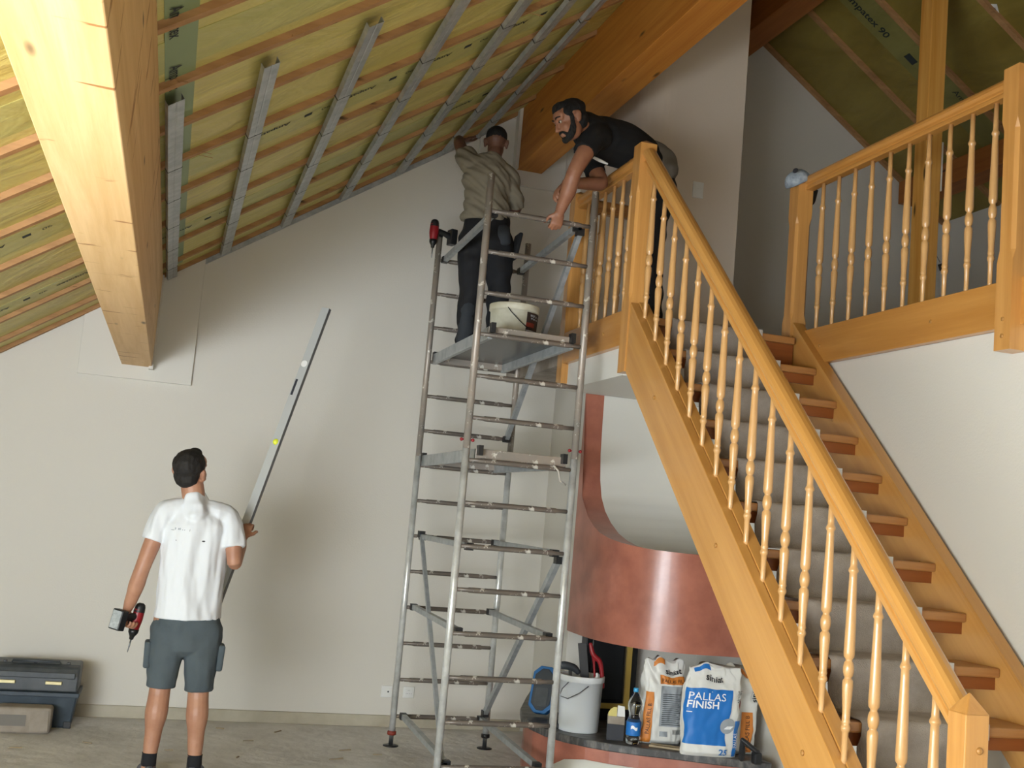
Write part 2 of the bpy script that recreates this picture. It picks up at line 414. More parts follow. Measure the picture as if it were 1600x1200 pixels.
def lrow(y, xs):
    g = G().obox((lp(-2.9, y)+lp(2.4, y))/2 + LN*.001, (LU, (0, 1, 0), LN), (3.1, .16, .0015)); obj('membrane_overlap', g, 'membrane_strip', cl)
    for x in xs:
        text('membrane_print', 'Ampatex', 'ink_membrane', lp(x, y-.07, .004), -LU, (0, 1, 0), .060, cl, bold=.0012)
        g = G().obox(lp(x+.09, y-.05, .004), (LU, (0, 1, 0), LN), (.022, .018, .001)); obj('membrane_print', g, 'ink_membrane', cl)
        text('membrane_print', '90', 'ink_membrane', lp(x+.20, y-.07, .004), -LU, (0, 1, 0), .055, cl)
lrow(6.04, (-.90, .39, .82, 1.22, 1.64, 2.03))
lrow(4.32, (-1.0,))
lrow(7.52, (-1.05, -.62, -.05, 1.7))
g = G().obox((rp(4.5, 7.55)+rp(6.4, 7.55))/2 + RN*.001, (RU, (0, 1, 0), RN), (1.15, .15, .0015)); obj('membrane_overlap', g, 'membrane_strip_shaded', cr)
text('membrane_print', 'Ampatex 90', 'ink_membrane', rp(4.66, 7.62, .004), RU, (0, -1, 0), .10, cr, bold=.002)
for x in (4.56, 5.28, 5.45): obj('membrane_print', G().obox(rp(x, 7.58, .004), (RU, (0, 1, 0), RN), (.05, .035, .001)), 'ink_membrane', cr)
text('membrane_print', 'Ampatex', 'ink_membrane', rp(5.62, 7.50, .004), RU, (0, -1, 0), .08, cr)
for x, y in ((5.27, 6.60), (5.62, 6.35)):
    s = obj('sticker', G().obox(rp(x, y, .003), (RU+V((0, .6, 0)), V((0, 1, 0))-RU*.6, RN), (.045, .03, .001)), 'paper_white', cr)
    obj('sticker_print', G().obox(rp(x, y, .005), (RU, (0, 1, 0), RN), (.013, .011, .001)), 'ink_dark', s)
obj('membrane_overlap', G().obox((lp(-.145, 3.6)+lp(-.145, 8.6))/2+LN*.003, (LU, (0, 1, 0), LN), (.065, 2.5, .001)), 'membrane_tape', cl)
for y in (3.86, 4.42, 5.0, 5.35, 6.2, 6.8, 7.35, 8.0):
    text('membrane_print', 'Ampatex', 'ink_membrane', lp(-.185, y, .0065), (0, 1, 0), LU, .075, cl, bold=.0008)
# skirting and plaster pads
struct('baseboard_back', G().box(-3.1, 2.86, W-.022, W, 0, .085), 'skirting', bevel=.004)
struct('trim_1', G().prism([(-.725, 2.42), (.075, 2.42), (.075, zl(.075)-.01), (-.725, zl(-.725)-.01)], 'y', W-.035, W), 'plaster_patch', bevel=.004)
struct('trim_2', G().prism([(2.10, 4.36), (2.85, 4.36), (2.85, zl(2.85)-.02), (2.10, zl(2.10)-.01)], 'y', W-.035, W), 'plaster_patch', bevel=.004)
for i, (p0, p1) in enumerate([((-.235, 2.50), (-.205, 3.20)), ((2.385, 4.47), (2.412, 4.99))]):
    struct('trim_%d' % (i+3), G().box(p0[0], p1[0], W-.13, W-.035, p0[1], p1[1]), 'plaster_patch')
# landing slab and chimney breast
g = G().box(2.53, 3.69, 6.36, 7.46, 2.563, 2.74); struct('trim_5', g, 'slab_white')
g = G().box(2.53, 3.69, 6.30, 7.36, 2.741, 2.90); struct('floor_landing', g, 'slab_white')
g = G().prism([(2.93, W), (2.72, 7.47), (3.69, 7.47), (3.69, W)], 'z', 0, 2.735)
struct('wall_chimney_lower', g, 'wall')
pl = [(3.78, W), (3.78, 7.45), (3.22, 7.45)] + [(3.22-.22*sin(t*pi/16), 7.67-.22*cos(t*pi/16)) for t in range(1, 9)] + [(3.0, W)]
g = G().prism(pl, 'z', 2.9, 6.15)
struct('wall_chimney_upper', g, 'wall_warm', bevel=.004)
struct('baseboard_landing', G().box(3.1, 3.78, 7.43, 7.45, 2.9, 2.98), 'slab_white')

# ------------------------------------------------------------------ beams and post
def beam(name, g, mat, label):
    return tag(obj(name, g, mat, bevel=.004), label, 'beam')
beam('timber_purlin', G().prism([(-.428, 2.52), (-.215, 2.52), (-.215, zl(-.215)-.03), (-.428, zl(-.428)-.03)], 'y', -1.8, W-.036), 'beam_light',
     'pale light wooden roof beam running overhead along the left ceiling')
beam('timber_purlin', G().prism([(2.415, 4.485), (2.64, 4.485), (2.64, zl(2.64)-.002), (2.415, zl(2.415)-.002)], 'y', -1.8, W-.036), 'beam_orange',
     'orange-brown wooden roof beam above the two men at the top centre')
beam('ridge_beam', G().prism([(4.16, 5.82), (4.40, 5.82), (4.40, zr(4.40)-.01), (4.30, zl(4.30)-.005), (4.16, zl(4.16)-.01)], 'y', -1.8, W-.01), 'ridge_wood',
     'dark orange ridge beam, only its end showing beside the chimney corner')
beam('timber_purlin', G().prism([(6.06, 4.80), (6.28, 4.80), (6.28, zr(6.28)-.03), (6.06, zr(6.06)-.03)], 'y', -.5, W-.01), 'ridge_wood',
     'reddish brown purlin beam in the shade behind the right balcony railing')
t = thing('timber_post', (4.785, 6.62, 2.9), 'tall square pine post with knots standing behind the right balcony railing', 'post')
obj('post', G().box(4.72, 4.85, 6.555, 6.685, 2.9, zr(4.85)), 'post_wood', t, bevel=.006)
obj('corner_bead', G().box(4.851, 4.865, 6.56, 6.61, 4.15, 4.5), 'plaster_patch', t)

# ------------------------------------------------------------------ steel ceiling profiles
def c_profile(x, y0, y1, w=.074, h=.027):
    g = G(); N = LN; o = .030
    def P(u, d): return (LU*u, N*d)
    prof = [(-w/2, o), (-w/2, o+h), (-.006, o+h), (0, o+h-.002), (.006, o+h), (w/2, o+h), (w/2, o)]
    th = .0012
    inner = [(w/2-th, o), (w/2-th, o+h-th), (.006, o+h-th), (0, o+h-.002-th), (-.006, o+h-th), (-w/2+th, o+h-th), (-w/2+th, o)]
    g.extr(prof+inner, lp(x, y0), lp(x, y1), LU, N)
    g2 = []
    for y in (5.73, 6.36, 7.02, 7.70, 8.36):
        if y0 < y < y1: g2.append(G().extr([(-w/2-.003, o-.004), (-w/2-.003, o+h+.001), (w/2+.003, o+h+.001), (w/2+.003, o-.004), (w/2+.001, o-.004), (w/2+.001, o+h-.001), (-w/2-.001, o+h-.001), (-w/2-.001, o-.004)], lp(x, y-.004), lp(x, y+.004), LU, N))
    return g, g2
PR = [(-.18, 4.70, 'first from the pale beam, shortest'), (.18, 4.73, 'second from the pale beam, open end high up'), (.60, 4.76, 'third from the pale beam, its open end near the top edge'),
      (1.02, 2.6, 'fourth from the pale beam, running out of the picture'), (1.44, 2.6, 'fifth from the pale beam, above the tilted level'),
      (1.80, 2.6, 'sixth from the pale beam, held by the man on the scaffold'), (2.08, 2.6, 'nearest the orange roof beam'),]
for x, y0, wh in PR:
    a, b = c_profile(x, y0, W-.04)
    t = thing('ceiling_profile', lp(x, (y0+W)/2, .06), 'galvanised steel ceiling profile, '+wh, 'metal profile', 'steel profiles under the left ceiling')
    obj('rail', a, 'galv', t)
    for q in b: obj('clip', q, 'dark_metal', t)
g = G().extr([(-.014, 0), (-.014, .032), (.014, .032), (.014, .03), (-.012, .03), (-.012, 0)], lp(-.16, W-.02, .028), lp(2.38, W-.02, .028), (0, 1, 0), LN)
tag(obj('wall_channel', g, 'galv'), 'grey steel edge channel following the sloping top of the white wall', 'metal profile')

# ------------------------------------------------------------------ staircase
K = .908
def rail_prof(s=1.0):
    return [(x*s, y*s) for x, y in [(-.025, -.045), (.025, -.045), (.025, -.026), (.017, -.022), (.017, -.015), (.030, -.009), (.037, .004), (.036, .018), (.029, .031), (.016, .039), (0, .041), (-.016, .039), (-.029, .031), (-.036, .018), (-.037, .004), (-.030, -.009), (-.017, -.015), (-.017, -.022), (-.025, -.026)]]
def newel(name, x, y, z0, z1, parent, cap='flat', s=.0525):
    g = G(); c = .016
    def ring(z, h, ch): return [V((x+a*h-(ch if a*b > 0 else 0)*0, y+b*h, z)) for a, b in ()]
    # lower square, chamfered waist, upper square, pyramid
    g.box(x-s, x+s, y-s, y+s, z0, z0+.42)
    o = [(s, s-c), (s-c, s), (-s+c, s), (-s, s-c), (-s, -s+c), (-s+c, -s), (s-c, -s), (s, -s+c)]
    q = [(s, s), (s, s), (-s, s), (-s, s), (-s, -s), (-s, -s), (s, -s), (s, -s)]
    za, zb, zc, zd = z0+.42, z0+.47, z1-.33, z1-.28
    def R(p, z): return [(x+a, y+b, z) for a, b in p]
    vs = R(q, za)+R(o, zb)+R(o, zc)+R(q, zd)
    fs = [(i*8+k, i*8+(k+1) % 8, (i+1)*8+(k+1) % 8, (i+1)*8+k) for i in range(3) for k in range(8)]
    g.add(vs, fs); g.box(x-s, x+s, y-s, y+s, zd, z1-.02)
    g.add([(x-s, y-s, z1-.02), (x+s, y-s, z1-.02), (x+s, y+s, z1-.02), (x-s, y+s, z1-.02), (x, y, z1+.012)], [(0,1,4), (1,2,4), (2,3,4), (3,0,4)])
    return obj('newel_post', g, 'stair_wood_z', parent, bevel=.0015)
BAL = [(.0105, 0), (.0115, .02), (.0125, .135), (.014, .137), (.0175, .147), (.0185, .153), (.0175, .160), (.0145, .166), (.0145, .172), (.0172, .180), (.0150, .187),
       (.0150, .22), (.0185, .29), (.0205, .335), (.0195, .355), (.0135, .365), (.0135, .371), (.0165, .375), (.0200, .392), (.0208, .405), (.0200, .418), (.0165, .434), (.0130, .440), (.0130, .448), (.0195, .458), (.0210, .475),
       (.0200, .56), (.0175, .68), (.0150, .795), (.0145, .82), (.0190, .828), (.0195, .834), (.0170, .842), (.0135, .850), (.0130, .865), (.0120, 1.0)]
def baluster_mesh(h):
    return G().lathe([(r, z*h) for r, z in BAL], (0, 0, 0), 14)
def bal_row(pts, h, parent, z_of=None):
    g = baluster_mesh(h); g.v = [v+V(pts[0]) for v in g.v]
    b0 = obj('baluster', g, 'baluster_wood', parent)
    for p in pts[1:]: share(b0, 'baluster', V(p)-V(pts[0]), parent)
st = thing('staircase', (3.06, 4.7, 0), 'varnished orange wooden staircase with turned balusters and open treads', 'staircase')
def sl(y): return 2.919 + .9*(y-6.133)
SB = 2.9
# left stringer
g = G().prism([(6.20, sl(6.20)), (6.20, 2.56), (SB, sl(SB)-.40), (SB, sl(SB))], 'x', 2.485, 2.535); obj('stringer', g, 'stair_wood', st, bevel=.003)
g = G().prism([(6.20, sl(6.20)-.02), (6.20, sl(6.2)+.008), (SB, sl(SB)+.008), (SB, sl(SB)-.02)], 'x', 2.538, 2.60); obj('stringer_cap', g, 'stair_wood', st, bevel=.002)
g = G().prism([(6.24, sl(6.24)-.03), (6.30, 2.60), (SB, sl(SB)-.38), (SB, sl(SB)-.03)], 'x', 3.60, 3.645); obj('stringer', g, 'stair_wood', st, bevel=.003)
g = G().prism([(6.24, sl(6.24)-.028), (6.24, sl(6.24)-.004), (SB, sl(SB)-.004), (SB, sl(SB)-.028)], 'x', 3.59, 3.665); obj('stringer_cap', g, 'stair_wood', st, bevel=.002)
for y in (5.75, 4.9, 4.05, 3.2):
    for x, d in ((2.478, -1), (3.597, -1)):
        g = G().lathe([(.012, 0), (.011, .005), (.006, .008)], (x+.007, y, sl(y)-.2), 12, axis=(-1, 0, 0)); obj('wood_plug', g, 'wood_knob', st)
for k in range(0, 14):
    z = 2.907-.2155*k; y = 6.20-.2355*k
    if k == 0:
        obj('tread', G().box(2.60, 3.58, y-.02, y+.16, z-.045, z), 'stair_wood_x', st, bevel=.008)
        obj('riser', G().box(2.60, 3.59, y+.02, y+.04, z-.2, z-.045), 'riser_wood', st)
        continue
    obj('tread', G().box(2.536, 3.60, y-.02, y+.25, z-.042, z), 'stair_wood_x', st, bevel=.008)
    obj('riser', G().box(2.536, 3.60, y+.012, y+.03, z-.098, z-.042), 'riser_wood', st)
# handrail
ra = V((2.535, 6.21, 3.914+.91*(6.21-6.176)-.053)); rb = V((2.535, 3.17, 0)); rb.z = ra.z+.91*(rb.y-ra.y)
up = V((0, -.91, 1)).normalized()
obj('handrail', G().extr(rail_prof(1.12), ra, rb, (1, 0, 0), up, smooth=False), 'stair_wood', st, bevel=.003)
newel('newel_post', 2.530, 6.26, 2.565, 3.985, st)
g = G(); x, y, s = 2.500, 3.12, .044
g.box(x-s, x+s, y-s, y+s, 0, .55); g.box(x-s+.008, x+s-.008, y-s+.008, y+s-.008, .55, .95); g.box(x-s, x+s, y-s, y+s, .95, 1.17)
g.add([(x-s, y-s, 1.17), (x+s, y-s, 1.17), (x+s, y+s, 1.17), (x-s, y+s, 1.17), (x, y, 1.235)], [(0,1,4), (1,2,4), (2,3,4), (3,0,4)])
obj('newel_post', g, 'stair_wood_z', st, bevel=.004)
obj('wood_plug', G().lathe([(.012, 0), (.011, .005), (.005, .009)], (x+.01, y-s+.001, 1.06), 12, axis=(0, -1, 0)), 'wood_knob', st)
ys = [6.088-.1725*i for i in range(17)]
z0 = [sl(y)-.015 for y in ys]; top = ra.z+.91*(ys[0]-ra.y)-.05
bal_row([(2.535, y, sl(y)-.012) for y in ys], top-(sl(ys[0])-.012), st)
# carpet runner on the stairs
g = G(); path = []
for k in range(0, 14):
    z = 2.907-.2155*k; y = 6.20-.2355*k
    if k == 0: path += [(y+.16, z+.006), (y-.01, z+.006)]
    else: path += [(y+.225, z+.012), (y+.205, z+.006), (y-.01, z+.006)]
    path += [(y-.027, z-.004), (y-.028, z-.05), (y-.005, z-.10), (y-.012, z-.17)]
def crp(u, v):
    i = min(int(v*(len(path)-1)), len(path)-2); t = v*(len(path)-1)-i
    a, b = path[i], path[i+1]
    return V((2.745+.585*u+.004*sin(v*60), a[0]*(1-t)+b[0]*t, a[1]*(1-t)+b[1]*t))
g.grid(crp, 6, len(path)-1)
c = tag(obj('stair_carpet', g, 'carpet'), 'grey-brown carpet runner laid down the middle of the staircase', 'carpet')
md = c.modifiers.new('thick', 'SOLIDIFY'); md.thickness = .006; md.offset = 1
for k in range(0, 13):
    z = 2.907-.2155*k; y = 6.20-.2355*k
    e = obj('edge_tape', G().prism([(y-.036, z-.05), (y-.036, z+.0145), (y+.10, z+.0145), (y+.10, z+.0125), (y-.033, z+.0125), (y-.033, z-.05)], 'x', 3.30, 3.345), 'tape', c)

# ------------------------------------------------------------------ landing and balcony railings
lr = thing('landing_railing', (2.53, 6.85, 2.9), 'short wooden landing railing the man in black leans over, beside the scaffold', 'railing')
obj('fascia', G().box(2.485, 2.53, 6.31, 7.375, 2.735, 2.95), 'stair_wood_h', lr, bevel=.004)
obj('fascia', G().box(2.585, 3.0, 7.37, 7.42, 2.735, 2.95), 'stair_wood_x', lr, bevel=.004)
newel('newel_post', 2.535, 7.42, 2.60, 3.96, lr)
obj('handrail', G().extr(rail_prof(1.12), (2.535, 6.31, 3.885), (2.535, 7.37, 3.885), (-1, 0, 0), (0, 0, 1)), 'stair_wood_h', lr, bevel=.003)
obj('handrail', G().extr(rail_prof(1.12), (2.585, 7.42, 3.885), (3.0, 7.42, 3.885), (0, 1, 0), (0, 0, 1)), 'stair_wood_x', lr, bevel=.003)
bal_row([(2.532, 6.43+.157*i, 2.945) for i in range(6)] + [(2.70, 7.41, 2.945), (2.86, 7.41, 2.945)], .893, lr)
obj('wood_plug', G().lathe([(.012, 0), (.011, .005), (.006, .008)], (2.487, 6.62, 2.84), 12, axis=(-1, 0, 0)), 'wood_knob', lr)
rr = thing('balcony_railing', (3.64, 5.2, 2.9), 'long wooden balcony railing with turned balusters along the upper floor at right', 'railing')
obj('fascia', G().box(3.64, 3.688, 4.40, 6.26, 2.735, 2.96), 'stair_wood_h', rr, bevel=.004)
obj('fascia', G().box(3.64, 3.688, 2.6, 4.31, 2.735, 2.96), 'stair_wood_h', rr, bevel=.004)
newel('newel_post', 3.6375, 6.31, 2.60, 3.98, rr)
newel('newel_post', 3.6375, 4.35, 2.615, 4.0, rr)
obj('handrail', G().extr(rail_prof(1.12), (3.665, 6.26, 3.925), (3.665, 4.40, 3.925), (1, 0, 0), (0, 0, 1)), 'stair_wood_h', rr, bevel=.003)
obj('handrail', G().extr(rail_prof(1.12), (3.665, 4.30, 3.925), (3.665, 2.7, 3.925), (1, 0, 0), (0, 0, 1)), 'stair_wood_h', rr, bevel=.003)
bal_row([(3.665, 6.093-.172*i, 2.955) for i in range(10)] + [(3.665, 4.17-.172*i, 2.955) for i in range(8)], .922, rr)
for y, z in ((6.0, 2.84), (4.95, 2.84)):
    obj('wood_plug', G().lathe([(.011, 0), (.010, .005), (.005, .007)], (3.642, y, z), 12, axis=(-1, 0, 0)), 'wood_knob', rr)
for z in (2.68, 2.76): obj('wood_plug', G().lathe([(.011, 0), (.010, .005), (.005, .007)], (3.587, 4.35, z), 12, axis=(-1, 0, 0)), 'wood_knob', rr)

# ------------------------------------------------------------------ fireplace
fp = thing('fireplace', (3.0, 7.0, 0), 'curved copper-coloured fireplace with hood and slate bench beneath the landing', 'fireplace')
PF = [(7.455, 2.56), (7.45, 2.35), (7.44, 2.15), (7.41, 1.97), (7.36, 1.85), (7.27, 1.755), (7.15, 1.68), (7.0, 1.615), (6.85, 1.577), (6.7, 1.552), (6.55, 1.537), (6.41, 1.53)]
def pz(y):
    for (a, b), (c_, d) in zip(PF, PF[1:]):
        if c_ <= y <= a: return d + (b-d)*(y-c_)/(a-c_)
    return 2.56 if y > 7.45 else 1.53
plan = [(2.705, 7.455), (2.700, 7.35), (2.697, 7.2), (2.698, 7.08), (2.705, 6.98), (2.728, 6.86), (2.765, 6.75), (2.82, 6.645), (2.88, 6.565), (2.95, 6.505), (3.03, 6.462), (3.12, 6.435), (3.22, 6.42), (3.44, 6.41), (3.595, 6.41)]
plan2 = [p for p in plan]
g = G()
n = len(plan)
vs = [(x, y, .931) for x, y in plan] + [(x, y, pz(y)) for x, y in plan]
fs = [(i, i+1, n+i+1, n+i) for i in range(n-1)]
g.add(vs, fs, 0, True)
inner = [(x+.02, y+.02, .931) for x, y in plan]
vs = [(x, y, .931) for x, y in plan] + [(x+.05, y+.03, .931) for x, y in plan]
g.add(vs, [(i, i+1, n+i+1, n+i) for i in range(n-1)])
# underside closing
g.add([(x, y, .935) for x, y in plan] + [(3.595, 7.455, .935)], [list(range(n+1))])
obj('hood', g, 'copper', fp)
g = G()
# concave sweep: copper band then white plaster
XI = 2.845
def xo(y):
    for (x0, y0), (x1, y1) in zip(plan, plan[1:]):
        if y1 <= y <= y0: return x1+(x0-x1)*(y-y1)/max(y0-y1, 1e-6)
    return 3.2
vs = []; 
PFs = []
for (a, b), (c_, d) in zip(PF, PF[1:]):
    for k in range(3): PFs.append((a+(c_-a)*k/3, b+(d-b)*k/3))
PFs.append(PF[-1])
for y, z in PFs: vs += [(xo(y), y, z), (max(XI, xo(y)), y, z)]
g.add(vs, [(2*i, 2*i+1, 2*i+3, 2*i+2) for i in range(len(PFs)-1)], 0, True)
obj('hood_edge', g, 'copper', fp)
g = G(); vs = []
for y, z in PFs: vs += [(max(XI, xo(y)), y, z), (3.62, y, z)]
g.add(vs, [(2*i, 2*i+1, 2*i+3, 2*i+2) for i in range(len(PFs)-1)], 0, True)
obj('plaster_sweep', g, 'slab_white', fp)
bp = [(2.93, 8.74), (2.70, 8.20), (2.50, 7.70), (2.425, 7.43), (2.41, 7.2), (2.44, 6.98), (2.51, 6.82), (2.60, 6.70), (2.72, 6.59), (2.88, 6.49), (3.1, 6.39), (3.28, 6.29), (3.58, 6.16), (3.58, 7.44), (2.75, 7.44)]
def off(p, d): 
    c_ = V((3.2, 7.4)); q = V(p); return tuple(q + (c_-q).normalized()*d)
obj('bench_slab', G().prism(bp, 'z', .312, .36), 'slate', fp, bevel=.006)
obj('bench_base', G().prism([off(p, .03) if i < 13 else p for i, p in enumerate(bp)], 'z', 0, .311), 'copper', fp)
g = G(); pp = [off(p, .026) for p in bp[5:13]]; 
vs = []; 
for i, (x, y) in enumerate(pp):
    h = .235 if i > 1 else (.12, .21)[i]
    vs += [(x, y, 0), (x, y, h)]
vs2 = [(x-.002, y-.006, z) for x, y, z in vs]
g.add(vs2, [(2*i, 2*i+2, 2*i+3, 2*i+1) for i in range(len(pp)-1)], 0, True); g.add([vs2[0], vs2[1], vs[1], vs[0]], [(0,1,2,3)])
o = obj('base_panel', g, 'slab_white', fp, label='white recessed panel below the bench'); md = o.modifiers.new('t', 'SOLIDIFY'); md.thickness = .004
sv = obj('stove_insert', G().box(2.82, 3.20, 7.36, 7.46, .362, .93), 'stove_black', fp, bevel=.006)
obj('stove_door', G().box(2.86, 3.09, 7.345, 7.36, .50, .90), 'stove_glass', sv, bevel=.004)
obj('brass_trim', G().box(3.115, 3.15, 7.34, 7.362, .44, .93).box(2.84, 3.115, 7.34, 7.362, .44, .475), 'brass', sv)
g = G().box(3.44, 3.58, 7.42, 7.444, 2.22, 2.36)
for k in range(9): g.box(3.445, 3.575, 7.41, 7.42, 2.225+k*.0148, 2.231+k*.0148)
#
vt = thing('air_vent', (3.51, 7.4, 2.24), 'white louvred air vent on the chimney wall behind the stair treads', 'vent')
g = G().box(3.42, 3.575, 7.30, 7.318, 2.20, 2.36); obj('frame', g, 'white_plastic', vt, bevel=.003)
g = G()
for k in range(9): g.obox((3.4975, 7.295, 2.215+k*.0165), ((1, 0, 0), (0, 1, .6), (0, -.6, 1)), (.07, .006, .0012))
obj('louvre', g, 'steel', vt)

# ------------------------------------------------------------------ scaffold tower
sc = thing('scaffold_tower', (2.02, 7.3, 0), 'tall paint-spattered aluminium scaffold tower in the middle of the room', 'scaffold')
TW = {'f': ((1.657, 6.55), (2.336, 6.55)), 'b': ((1.700, 8.1), (2.384, 8.1))}
def rz(k): return .205 + .2525*k
for key in 'fb':
    (xa, y), (xb, _) = TW[key]
    for x in (xa, xb):
        lo = obj('lower_post', G().tube([(x, y, .10), (x, y, 2.04)], .0225, 16), 'scaff_alu', sc)
        obj('upper_post', G().tube([(x, y, 2.041), (x, y, 3.715)], .0222, 16), 'scuffed', sc)
    for k in range(14):
        z = rz(k); g = G()
        g.tube([(xa+.02, y, z), (xa+.085, y, z), (xa+.095, y, z), (xb-.095, y, z), (xb-.085, y, z), (xb-.02, y, z)], [.013, .013, .0165, .0165, .013, .013], 10)
        obj('rung', g, 'scuffed_dark', sc)
    for x in (xa, xb):
        g = G().tube([(x, y, 0.012), (x, y, .2)], .016, 12); jk = obj('jack', g, 'steel', sc)
        obj('base_plate', G().lathe([(.055, 0), (.055, .006), (.03, .012)], (x, y, 0), 20), 'dark_metal', jk)
        obj('collar', G().lathe([(.024, 0), (.032, .004), (.032, .026), (.024, .03)], (x, y, .075), 14), 'label_red' if x == xa else 'dark_metal', jk)
        g = G().tube([(x-.035, y, 2.09), (x+.035, y, 2.09)], .006, 8).ell((x-.035, y, 2.09), .011, n=8, m=6).ell((x+.035, y, 2.09), .011, n=8, m=6)
        if key == 'f': obj('locking_pin', g, 'red_plastic', sc, label='dark red locking pin')
def brace(a, b, w=.034, h=.034, mat='galv'):
    g = G().bar(a, b, w, h); br = obj('brace', g, mat, sc)
    for p in (a, b): obj('hook', G().box(p[0]-.022, p[0]+.022, p[1]-.028, p[1]+.028, p[2]-.024, p[2]+.02), 'black_plastic', br)
xl, xr_ = 1.72, 2.275
for k in (0, 3, 5): 
    if k == 5:
        brace((xl+.02, 6.60, rz(5)), (xl+.055, 8.05, rz(5))); brace((xr_, 6.60, rz(5)), (xr_+.04, 8.05, rz(5)))
    else:
        brace((xl, 6.60, rz(k)+.01), (xl+.04, 8.05, rz(k)+.01)); brace((xr_, 6.60, rz(k)+.01), (xr_+.05, 8.05, rz(k)+.01))
brace((2.335-.03, 6.60, rz(5)-.04), (2.355, 8.06, rz(0)+.05), .03, .045)
brace((1.70, 6.60, rz(0)-.0), (1.765, 8.05, rz(5)+.02), .025, .03)
brace((2.27, 6.60, rz(13)-.03), (2.335, 8.06, rz(8)), .03, .045)
brace((1.705, 6.60, rz(13)+.0), (1.745, 8.05, rz(13)), .03, .04)
brace((2.25, 6.60, rz(13)+.0), (2.33, 8.05, rz(13)), .03, .04)
def platform(z, x0, x1, top):
    p = obj('platform', G().box(x0+.03, x1-.03, 6.60, 8.05, z+.012, z+.028), 'stove_black' if top else 'stove_black', sc)
    for x in (x0, x1-.03): obj('side_beam', G().box(x, x+.03, 6.57, 8.08, z-.045, z+.03), 'galv', p, bevel=.003)
    for y in (6.565, 8.055): obj('end_beam', G().box(x0, x1, y, y+.03, z-.03, z+.03), 'scuffed', p, bevel=.003)
    for x in (x0+.02, x1-.02):
        for y in (6.55, 8.1): obj('hook', G().box(x-.014, x+.014, y-.03, y+.03, z-.01, z+.05), 'black_plastic', p)
platform(2.755, 1.73, 2.28, True); platform(2.015, 1.72, 2.29, False)
g = G().tube([(2.20, 6.53, 1.99), (2.23, 6.52, 1.96), (2.25, 6.53, 1.90), (2.29, 6.54, 1.88)], .006, 8); obj('strap', g, 'tape', sc, label='white strap end hanging from the lower platform')

# ------------------------------------------------------------------ things on the wall, floor and bench
def socket(x, z, label):
    t = thing('wall_socket', (x, W, z), label, 'socket', None)
    obj('plate', G().box(x-.043, x+.043, W-.012, W-.0005, z-.043, z+.043), 'white_plastic', t, bevel=.004)
    obj('insert', G().box(x-.028, x+.028, W-.016, W-.012, z-.028, z+.028), 'white_plastic', t, bevel=.003)
    return t
t = socket(1.946, .262, 'white wall socket with three outlets behind the scaffold, right one of two')
for a in (0, 120, 240):
    for d in (-.006, .006): obj('pin_hole', G().lathe([(.0022, 0), (.0022, .001)], (1.946+.016*sin(radians(a))+d, W-.0165, .262+.016*cos(radians(a))), 8, axis=(0, -1, 0)), 'ink_dark', t)
t = socket(1.775, .262, 'white round-holed wall outlet left of the three-way socket, by the scaffold post')
obj('pin_hole', G().lathe([(.007, 0), (.007, .001)], (1.785, W-.0165, .262), 12, axis=(0, -1, 0)), 'ink_dark', t)
t = thing('light_switch', (3.442, 7.45, 4.10), 'white light switch with combined socket on the wall above the stairs', 'switch')
obj('plate', G().box(3.400, 3.484, 7.438, 7.4495, 4.085, 4.205), 'white_plastic', t, bevel=.003)
obj('rocker', G().box(3.415, 3.469, 7.432, 7.438, 4.158, 4.188), 'white_plastic', t, bevel=.003)
obj('socket_insert', G().box(3.415, 3.469, 7.434, 7.438, 4.098, 4.148), 'white_plastic', t, bevel=.003)
t = thing('hanging_cable', (6.50, 8.7, 4.2), 'thin cable with a small black fitting hanging at the far right wall', 'cable')
obj('cable', G().tube([(6.40, 8.74, 4.78), (6.36, 8.72, 4.6), (6.37, 8.7, 4.45), (6.44, 8.7, 4.34), (6.47, 8.7, 4.30)], .003, 8), 'cloth_grey', t)
obj('fitting', G().obox((6.49, 8.70, 4.26), ((1, 0, .4), (0, 1, 0), (-.4, 0, 1)), (.022, .02, .032)), 'black_plastic', t, bevel=.006)
t = thing('cable_loop', (3.0, 7.2, 2.91), 'thin dark cable lying at the edge of the landing floor', 'cable')
obj('cable', G().tube([(2.92, 6.95, 2.925), (3.0, 7.05, 2.955), (3.09, 7.1, 2.93), (3.2, 7.15, 2.915), (3.3, 7.2, 2.93)], .005, 8), 'black_plastic', t)

# tool box and cardboard pack
t = thing('tool_box', (-.66, 8.45, 0), 'large dusty dark blue plastic tool box with two pale latches at the wall', 'tool box')
def tap(x0, x1, y0, y1, z0, z1, i):  # tapered box
    g = G(); vs = [(x0+i, y0+i, z0), (x1-i, y0+i, z0), (x1-i, y1-i, z0), (x0+i, y1-i, z0), (x0, y0, z1), (x1, y0, z1), (x1, y1, z1), (x0, y1, z1)]
    return g.add(vs, [(3,2,1,0), (4,5,6,7), (0,1,5,4), (1,2,6,5), (2,3,7,6), (3,0,4,7)])
obj('body', tap(-.99, -.415, 8.33, 8.66, .0, .215, .025), 'toolbox_body', t, bevel=.012)
obj('rim', G().box(-1.0, -.405, 8.32, 8.67, .205, .235), 'toolbox_body', t, bevel=.005)
g = G().prism([(8.335, .235), (8.335, .34), (8.36, .395), (8.40, .412), (8.62, .412), (8.66, .37), (8.66, .235)], 'x', -.985, -.42)
lid = obj('lid', g, 'toolbox_lid', t, bevel=.012)
obj('lid_ridge', G().box(-.96, -.445, 8.327, 8.337, .325, .365), 'toolbox_lid', lid, bevel=.006)
for x in (-.90, -.71, -.50): obj('hinge_lug', G().box(x-.012, x+.012, 8.40, 8.43, .40, .425), 'black_plastic', lid, bevel=.003)
obj('handle', G().tube([(-.86, 8.42, .405), (-.85, 8.40, .425), (-.56, 8.40, .425), (-.55, 8.42, .405)], .010, 10), 'toolbox_lid', lid)
